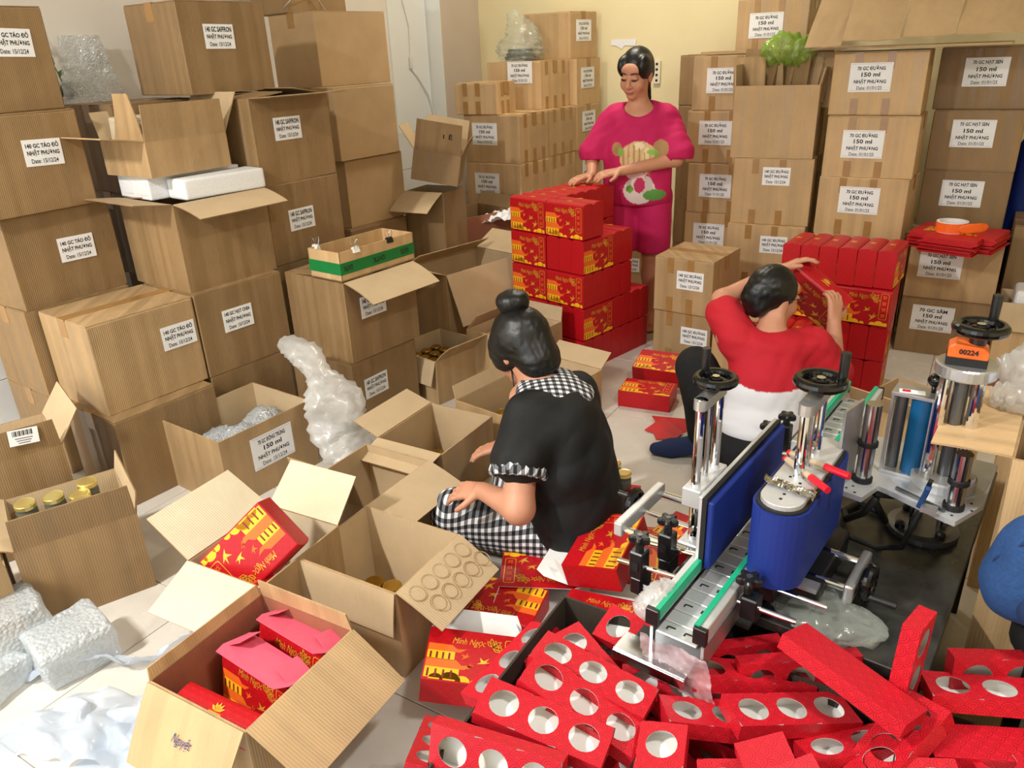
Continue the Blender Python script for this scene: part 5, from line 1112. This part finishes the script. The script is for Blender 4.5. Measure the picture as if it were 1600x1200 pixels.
def edge_tray(p, r, lb): return tray(p, r, lb, TGp)
def onedge(p, rz, lb, rx=82):   # tray resting on its long side, p = middle of the upper edge strip
    o = tray((0, 0, 0), (0, 0, 0), lb, TGp); M = Matrix.Translation(p) @ Matrix.Rotation(R(rz), 4, 'Z') @ Matrix.Rotation(R(rx), 4, 'X') @ Matrix.Translation((0, -TW/2, TT/2)); o.matrix_world = M; return o
onedge((-.148, 1.232, .452), 34, 'red tray on its side at the back of the heap, near the black cabinet')
onedge((-.285, 1.215, .435), 38, 'red tray on its side partly hidden behind the back one')
onedge((.20, 1.365, .50), 26, 'red tray on its side at the back of the right carton')
onedge((-.535, .775, .480), 9, 'red tray on its side wedged below the big front tray', 70)
o = tray((0, 0, 0), (0, 0, 0), 'red tray standing upright above the right carton', TGp); o.matrix_world = Matrix.Translation((.045, 1.215, .50)) @ Matrix.Rotation(R(-14), 4, 'Z') @ Matrix.Rotation(R(-6), 4, 'X') @ Matrix.Rotation(R(90), 4, 'Y')
rr_ = random.Random(11)
for i in range(26):
    x = -.56+.115*(i % 5)+rr_.uniform(-.02, .02); y = .62+.13*((i//5) % 5)+rr_.uniform(-.02, .02)
    tray((x, y, .22+.035*(i % 3)+rr_.uniform(0, .02)), (rr_.uniform(-14, 14), rr_.uniform(-14, 14), rr_.uniform(-50, 50)), 'red tray deep in the foreground heap under the others', TGp)
for i in range(7): tray((.15+.05*(i % 4), .98+.07*(i//2),   .30+.02*(i % 3)), (rr_.uniform(-12, 12), rr_.uniform(-12, 12), rr_.uniform(-30, 40)), 'red tray deep in the lower right carton under the others', TGp)
# ------------------------------------------------------------------ loose printed gift boxes
LP_ = 'loose red gift boxes left of the machine'
def lay(p, e, label, fn=gift_box, rz=0, **k):
    """gift box lying with its printed face up; p = centre of that face"""
    M = rotm(*e) @ rotm(0, 0, rz); q = Vector(p) + M @ Vector((0, -GH/2, -GT/2)); t = fn((0, 0, 0), (0, 0, 0), label, LP_, **k)
    t.matrix_world = Matrix.Translation(q) @ (M @ rotm(-90)).to_4x4(); return t
lay((-.885, 1.195, .150), (4, 9, 28), 'printed Minh Ngọc gift box lying open with its white lid raised', open_gift_box, flap=(-52, -20))
lay((-.945, 1.645, .092), (0, 2, 27), 'gift box lying open towards the camera, print upside down, white inside', open_gift_box, 180, flap=(-6, 10))
lay((-.765, 1.70, .225), (8, -12, 2), 'gift box on top of the loose pile, print turned sideways', open_gift_box, 90, flap=(-18, -40))
lay((-.680, 1.50, .140), (-3, -5, 4), 'dark red gift box under the sideways one beside the conveyor', open_gift_box, 0, flap=(-40, -30))
lay((-.985, 1.48, .085), (3, 0, 40), 'gift box at the left of the loose pile with two gold cartouches showing', gift_box, 150)
lay((-.72, 1.90, .085), (0, 0, 18), 'red gift box on the floor beneath the left carriage of the machine', gift_box, 90)
lay((-.60, 2.05, .085), (0, 0, -12), 'red gift box on the floor behind the left machine column', gift_box, 0)
lay((-.70, 1.72, .085), (0, 0, 10), 'red gift box at the bottom of the loose pile', gift_box, 0)
# gift boxes in the two cartons at the front
lay((-1.527, 1.088, .309), (-61, 41, -135), 'red gift box leaning out of the carton beside the handwritten one', gift_box)
lay((-1.60, 1.05, .20), (12, -20, -10), 'white-lined open gift box inside the carton left of the handwritten one', open_gift_box, flap=(-70, -30))
NG = 'gift boxes in the carton with the handwritten flap'
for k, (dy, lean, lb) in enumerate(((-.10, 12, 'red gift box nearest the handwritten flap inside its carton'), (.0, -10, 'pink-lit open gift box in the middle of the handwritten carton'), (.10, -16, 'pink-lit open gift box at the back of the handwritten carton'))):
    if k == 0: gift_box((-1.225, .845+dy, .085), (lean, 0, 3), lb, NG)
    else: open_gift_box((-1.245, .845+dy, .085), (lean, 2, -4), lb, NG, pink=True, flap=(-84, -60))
lay((-1.243, .845, .085), (0, 0, 2), 'red gift box lying flat under the others in the handwritten carton', gift_box)
gift_box((-1.78, 3.04, .13), (10, 8, -20), 'red gift box sticking out of the carton behind the hair bun', 'red gift boxes held or loose')
for i, (x, y, rz) in enumerate(((-.985, 2.90, 20), (-1.00, 2.83, -35))):
    me = MB().prism([(-.09, -.06), (.06, -.06), (.09, .0), (.05, .07), (.0, .05), (-.04, .07)], -.001, .001, rotm(90)).mesh('red_card_scrap', 'red_plain')
    o = link('red_card_scrap', me, None, (x, y, .006+.004*i), (4, 3, rz)); tag(o, ('torn red card scrap on the floor by the blue sock', 'second red card scrap under the torn one by the blue sock')[i], 'card scrap', 'red card scraps on the floor')
# ------------------------------------------------------------------ jars
JG = 'honey jars with gold lids'
for i, (x, y, z) in enumerate(((-2.36, 1.03, .215), (-2.29, 1.075, .215), (-2.325, 1.12, .225), (-2.235, 1.05, .220), (-2.40, .96, .215))): jar((x, y, z), 'jar with a pale gold lid in the scuffed carton, number %s from the left' % ('two', 'four', 'three', 'five', 'one')[i], 'jars in the scuffed carton', (rr_.uniform(-4, 4), rr_.uniform(-4, 4), 0), 1.15)
MB().box((-2.285, 1.03, .108), (.28, .25, .20), rotm(0, 0, -24)).build('packing_block', 'bubble_wrap'); tag(bpy.data.objects['packing_block'], 'bubble-wrapped packing under the jars in the scuffed carton', 'packing')
for i in range(4):
    for j in range(4):
        q = rotm(0, 0, -11.5) @ Vector((-.12+.062*i, -.11+.066*j, 0)); jar((-2.162+q.x, 2.823+q.y, .085), 'gold-lidded jar in the packed carton, row %s place %s' % (('one', 'two', 'three', 'four')[j], ('one', 'two', 'three', 'four')[i]), 'jars in the packed carton', lid='glass_lid')
MB().box((-2.162, 2.823, .045), (.30, .30, .075), rotm(0, 0, -11.5)).build('lower_layer', 'card_dark'); tag(bpy.data.objects['lower_layer'], 'cardboard layer under the jars in the packed carton', 'cardboard')
for i, (x, y) in enumerate(((-1.68, 2.13), (-1.62, 2.14), (-1.69, 2.06), (-1.62, 2.07))): jar((x, y, .007), 'jar at the bottom of the carton left of the bun, place %s' % nm[i], 'jars in the half-empty carton', lid='glass_lid')
for i, (x, y) in enumerate(((-1.63, 2.47), (-1.62, 2.545), (-1.56, 2.50), (-1.55, 2.57), (-1.61, 2.62), (-1.54, 2.65))): jar((x, y, .007), 'jar in the long carton behind the bun, place %s' % nm[i], 'jars in the long carton', lid='glass_lid', s=1.2)
for i, (x, y) in enumerate(((-1.365, 1.375), (-1.305, 1.385), (-1.305, 1.32))): jar((x, y, .007), ('jar at the back left of the carton with the embossed flap', 'jar at the back right of the carton with the embossed flap', 'jar with the bright lid in the carton with the embossed flap')[i], 'jars in the carton with the embossed flap', lid='gold_lid' if i == 2 else 'glass_lid', s=1.1)
jar((-.955, 2.30, .018), 'jar with dark berries standing on a red card on the floor', 'jars on the floor', lid='gold_lid'); jar((-1.03, 2.38, .001), 'jar half hidden behind the woman in black on the floor', 'jars on the floor', lid='gold_lid')
o = MB().box((-.945, 2.30, .0085), (.10, .075, .016), rotm(0, 0, 15)).build('small_red_box', 'red_plain'); tag(o, 'small red card box under the jar on the floor', 'box')
# ------------------------------------------------------------------ plastics and wraps
def pl(o, label, cat='plastic'): return tag(o, label, cat)
pl(soft('plastic_bag', 'film_bag', [(-2.30, 1.99, .50), (-2.17, 1.97, .47), (-2.06, 1.93, .42), (-1.97, 1.90, .34), (-1.93, 1.88, .20), (-1.84, 1.88, .10), (-1.72, 1.90, .05)], [(.03, .02), (.065, .045), (.045, .03), (.11, .06), (.10, .06), (.13, .06), (.07, .02)], seed=2, amp=.32, freq=8.), 'crumpled white plastic bag slung over the Đông Trùng carton', 'plastic bag')
for i, (x, y, z, s) in enumerate(((-2.42, 1.70, .16, .07), (-2.33, 1.74, .17, .08), (-2.34, 1.86, .18, .09), (-2.26, 1.84, .16, .07))): pl(soft('bubble_wrap_roll', 'bubble_wrap', [(x-.06, y-.02, z-.03), (x, y, z), (x+.06, y+.03, z-.02)], [(s*.7, s*.5), (s, s*.7), (s*.6, s*.5)], seed=i+3, amp=.35), 'bubble wrap bundle inside the Đông Trùng carton, place %s from the left' % nm[i], 'bubble wrap')
for i, (c, e, sz, lb) in enumerate((((-2.14, .70, .10), (4, -8, -15), (.20, .22, .13), 'bubble-wrapped parcel cut by the left photo edge'), ((-1.955, .78, .065), (2, 2, -12), (.17, .19, .12), 'bubble-wrapped parcel in front of the scuffed carton'), ((-2.06, .60, .045), (0, 0, 10), (.16, .16, .08), 'crumpled bubble wrap under the left parcel'))):
    m = MB().box((0, 0, 0), sz); me = m.mesh('wrapped_parcel', 'bubble_wrap', bevel=.02, seg=4, smooth=True); bm = bmesh.new(); bm.from_mesh(me); bmesh.ops.subdivide_edges(bm, edges=bm.edges, cuts=3, use_grid_fill=True); 
    for v in bm.verts: v.co += v.normal*(.010*mnoise.noise(v.co*22+Vector((i*3., 0, 0)))+.004*mnoise.noise(v.co*60))
    bm.to_mesh(me); bm.free(); o = link('wrapped_parcel', me, None, c, e); tag(o, lb, 'parcel', 'bubble-wrapped parcels on the floor')
pl(sheet('plastic_sheet', 'film_white', [(-2.10, .58, .02), (-1.66, .92, .10), (-1.62, 1.02, .05), (-2.02, .72, .02)], .05, 2, 60, 30, 4.5, zmin=0., edge=.03), 'white plastic film spread beside the wrapped parcels', 'plastic film')
pl(sheet('plastic_sheet', 'film_white', [(-1.95, .46, .01), (-1.45, .62, .06), (-1.50, .86, .12), (-1.80, .70, .03)], .06, 6, 60, 40, 4., zmin=0., edge=.04), 'white plastic film crumpled at the bottom left corner', 'plastic film')
pl(sheet('plastic_sheet', 'film_white', [(-1.62, .52, .01), (-1.30, .62, .08), (-1.42, .72, .14), (-1.66, .72, .05)], .04, 9, 50, 30, 4.5, zmin=0., edge=.03), 'sheet of white film tucked under the handwritten carton flap', 'plastic film')
pl(sheet('plastic_strip', 'film_clear', [(-1.00, .80, .003), (-.90, .90, .003), (-.86, .98, .01), (-1.0, .92, .004)], .008, 3, 30, 20, 16., zmin=0.), 'thin clear plastic scraps on the floor by the tray carton', 'plastic film')
# paper and foil in the dark carton
pl(sheet('crumpled_paper', 'white_foam', [(-2.60, 3.86, .60), (-2.36, 3.90, .62), (-2.38, 4.16, .64), (-2.62, 4.12, .62)], .05, 3, 30, 30, 9.), 'crumpled white paper heaped in the dark red-brown carton', 'paper')
pl(sheet('printed_wrapper', 'film_pink', [(-2.44, 3.94, .60), (-2.32, 4.00, .63), (-2.30, 4.06, .75), (-2.38, 4.04, .74)], .03, 5, 20, 20, 16.), 'pinkish printed wrapper sticking up from the dark carton', 'wrapper')
# green bag with coil on the back stack
t = thing('plastic_bag', (-2.83, 4.86, 5*h7), 0, 'thin green-tinted plastic bag holding a dark coiled cable on the back stack', 'plastic bag')
vs, fs = soft_tube([(0, 0, .0), (0, 0, .06), (.0, .0, .16), (-.04, .0, .26), (-.06, 0, .31)], [(.12, .12), (.16, .14), (.12, .11), (.05, .04), (.03, .02)], seed=4, amp=.35, up=(0, 1, 0)); MB().add(vs, fs).build('bag_film', 'film_clear', t, smooth=True)
m = MB()
for k in range(3): m.tube([((.10-.012*k)*math.cos(a), (.085-.01*k)*math.sin(a), .02+.022*k) for a in [2*math.pi*q/24 for q in range(24)]], .012, 8, closed=True)
m.build('coiled_cable', 'dark_coil', t, smooth=True)
# green film on the dividers
pl(soft('green_film', 'film_green', [(-1.10, 4.42, 1.42), (-1.02, 4.42, 1.47), (-.93, 4.43, 1.46), (-.86, 4.44, 1.43)], [(.06, .04), (.12, .08), (.12, .07), (.06, .05)], seed=8, amp=.45, freq=7.), 'bright green crinkled plastic bag on top of the dividers', 'plastic bag')
# ------------------------------------------------------------------ right edge
rx = open_carton((.36, 1.745, 0), (0, 0, -5), .42, .36, .775, 'tall carton at the right edge with flaps out, cloth and plastic on it', OG, (('L', 92, .14, .08), ('F', 172, .17), ('B', 30, .16), ('R', 40, .15)), None, 'card', 'card_light')
pl(soft('cloth_bundle', 'lined_cloth', [(.21, 1.76, .81), (.28, 1.77, .82), (.41, 1.75, .83), (.50, 1.72, .83)], [(.05, .03), (.10, .07), (.13, .09), (.09, .08)], seed=5, amp=.35), 'white cloth with blue lines heaped in the tall right carton', 'cloth')
pl(soft('white_plastic_bag', 'film_bag', [(.14, 2.42, .60), (.22, 2.44, .63), (.34, 2.44, .64), (.44, 2.40, .62)], [(.05, .05), (.11, .10), (.14, .13), (.08, .08)], seed=6, amp=.45), 'translucent white plastic bag behind the tall right carton', 'plastic bag')
pl(soft('plastic_wisp', 'film_bag', [(.09, 1.84, .79), (.13, 1.83, .80), (.19, 1.80, .80)], [(.02, .02), (.035, .03), (.03, .03)], seed=7, amp=.5), 'small crumpled plastic wisp on the carton flap', 'plastic bag')
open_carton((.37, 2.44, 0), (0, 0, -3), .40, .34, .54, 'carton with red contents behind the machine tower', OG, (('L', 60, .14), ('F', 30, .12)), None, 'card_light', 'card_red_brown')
# blue backpack with orange straps on a black stool
t = thing('backpack', (.270, 1.415, .543), (0, 0, -6), 'navy blue backpack with orange straps at the right edge', 'backpack')
V, F = sdf_mesh([('c', (-.085, 0, .065), (.10, 0, .065), .070, .070), ('c', (-.075, .005, .145), (.09, .005, .145), .062, .062, .04)], .006, .03, wob=.007, wfreq=16., seed=2, cut=lambda G: .002-G[..., 2]); skin_obj('body', 'navy_fabric', [(V, F)], t)
V, F = sdf_mesh([('c', (-.055, -.060, .060), (.075, -.060, .060), .034, .034), ('c', (-.045, -.055, .10), (.065, -.055, .10), .028, .028)], .006, .02, wob=.004, wfreq=20., cut=lambda G: .004-G[..., 2]); skin_obj('front_pocket', 'navy_fabric_dark', [(V, F)], t)
MB().tube([(-.148, -.01, .05), (-.135, -.03, .12), (-.10, -.045, .175), (-.03, -.05, .192), (.06, -.05, .192), (.12, -.04, .17)], .0035, 6).build('piping', 'navy_fabric_dark', t, smooth=True)
for x in (-.005, .07): MB().tube([(x, -.03, .21), (x-.004, -.058, .19), (x-.006, -.078, .15), (x-.006, -.088, .12)], [.012, .013, .013, .010], 8).build('strap', 'orange_plastic', t, smooth=True)
t = thing('stool', (.30, 1.44, 0), 0, 'black padded stool under the navy backpack', 'stool')
MB().lathe([(0, .47), (.105, .47), (.115, .485), (.115, .52), (.105, .538), (0, .542)], n=28).build('seat', 'black_cloth', t, smooth=True)
for a in range(4): MB().cyl((.10*math.cos(a*1.57+.7), .10*math.sin(a*1.57+.7)-.0, .47), (.10*math.cos(a*1.57+.7), .10*math.sin(a*1.57+.7), .0), .012, n=10).build('leg', 'black_plastic', t)
# blue and yellow bags at the far right
pl(soft('yellow_bag', 'film_bag', [(.24, 4.50, .66), (.33, 4.50, .70), (.42, 4.50, .68)], [(.05, .04), (.09, .06), (.06, .05)], seed=3, amp=.3), 'white plastic bag with yellow print on the far right carton', 'plastic bag')
o = soft('yellow_pouch', 'yellow', [(.24, 4.47, .725), (.31, 4.46, .745), (.38, 4.47, .73)], [(.03, .02), (.05, .035), (.03, .02)], seed=4, amp=.2); tag(o, 'yellow pouch on the far right carton', 'pouch')
o = soft('blue_sack', 'blue_foam', [(.20, 4.95, .0), (.20, 4.95, .5), (.22, 4.95, .95), (.26, 4.95, 1.15)], [(.10, .10), (.11, .10), (.10, .09), (.04, .04)], seed=5, amp=.2, up=(0, 1, 0)); tag(o, 'deep blue sack standing in the far right corner', 'sack')
# ------------------------------------------------------------------ on the walls
t = thing('hanging_cable', (-3.645, 4.72, 0), 0, 'white cable with an inline switch hanging on the left wall', 'cable')
MB().tube([(.0, -.08, 2.6), (.002, -.06, 1.9), (.004, .0, 1.7), (.004, -.01, 1.52), (.004, -.015, 1.50)], .0045, 8).build('cord', 'wire_white', t, smooth=True)
MB().tube([(.004, -.015, 1.43), (.006, .06, 1.36), (.008, .16, 1.24), (.01, .21, 1.10), (.012, .20, .95)], .0045, 8).build('lower_cord', 'wire_white', t, smooth=True)
MB().box((.008, -.015, 1.465), (.018, .026, .075)).build('switch', 'wire_white', t, bevel=.003, seg=2)
o = MB().prism([(-.10, .03), (.09, .025), (.08, -.015), (.0, -.012), (-.02, -.035), (-.06, -.012), (-.1, -.008)], -.001, .001, None, (-2.33, 5.446, 1.53)).build('torn_paper', 'paper'); tag(o, 'torn white paper stuck on the cream wall', 'paper')
t = thing('power_outlet', (-2.08, 5.446, 1.34), 0, 'white multi-socket outlet on the cream wall', 'outlet')
MB().box((0, -.008, 0), (.05, .016, .15)).build('plate', 'outlet_plastic', t, bevel=.004, seg=2)
for k in range(4): MB().cyl((0, -.0165, -.052+.035*k), (0, -.0172, -.052+.035*k), .009, n=12).build('socket', 'brow', t)
pl(sheet('bubble_wrap_sheet', 'bubble_wrap', [(-3.58, 2.10, 1.36), (-3.58, 2.42, 1.36), (-3.60, 2.36, 1.66), (-3.60, 2.16, 1.66)], .02, 3, 24, 24, 9.), 'bubble wrap leaning against the wall behind the left stacks', 'bubble wrap')
t = thing('dried_sprig', (-3.62, 2.10, 1.40), 0, 'thin leafy sprig standing by the wall at upper left', 'plant')
MB().tube([(0, .06, .0), (0, .03, .12), (0, -.02, .25), (0, -.05, .30)], .003, 6).build('stem', 'leaf_green', t, smooth=True)
for k in range(6): MB().prism([(0, 0), (.02, .012), (.045, .0), (.02, -.012)], -.001, .001, rotm(0, -30-20*k, 90)).build('leaf', 'leaf_green', t).location = (.004, .05-.02*k, .05+.04*k)
V, F = sdf_mesh([('e', (0, .055, .03), (.03, .03, .035))], .006); skin_obj('bulb', 'dark_coil', [(V, F)], t)
# string around the top carton
o = MB().tube([(-3.155, 3.09, 1.76), (-3.10, 3.10, 1.80), (-3.09, 3.25, 1.83), (-3.09, 3.32, 1.74)], .002, 6).build('packing_string', 'wire_white', None, smooth=True); tag(o, 'white string hanging on the carton at the top edge', 'string')
# gold-foil bundles behind the standing woman
for i, (x, y, z) in enumerate(((-1.92, 4.80, .36), (-1.88, 4.84, .44), (-1.95, 4.86, .50))): o = soft('foil_bundle', 'gold_lid', [(x-.06, y, z), (x, y, z+.02), (x+.07, y, z)], [(.03, .03), (.05, .045), (.03, .03)], seed=i, amp=.4); tag(o, ('lower', 'middle', 'upper')[i]+' gold foil bundle glimpsed behind the standing woman', 'foil', 'gold foil bundles')
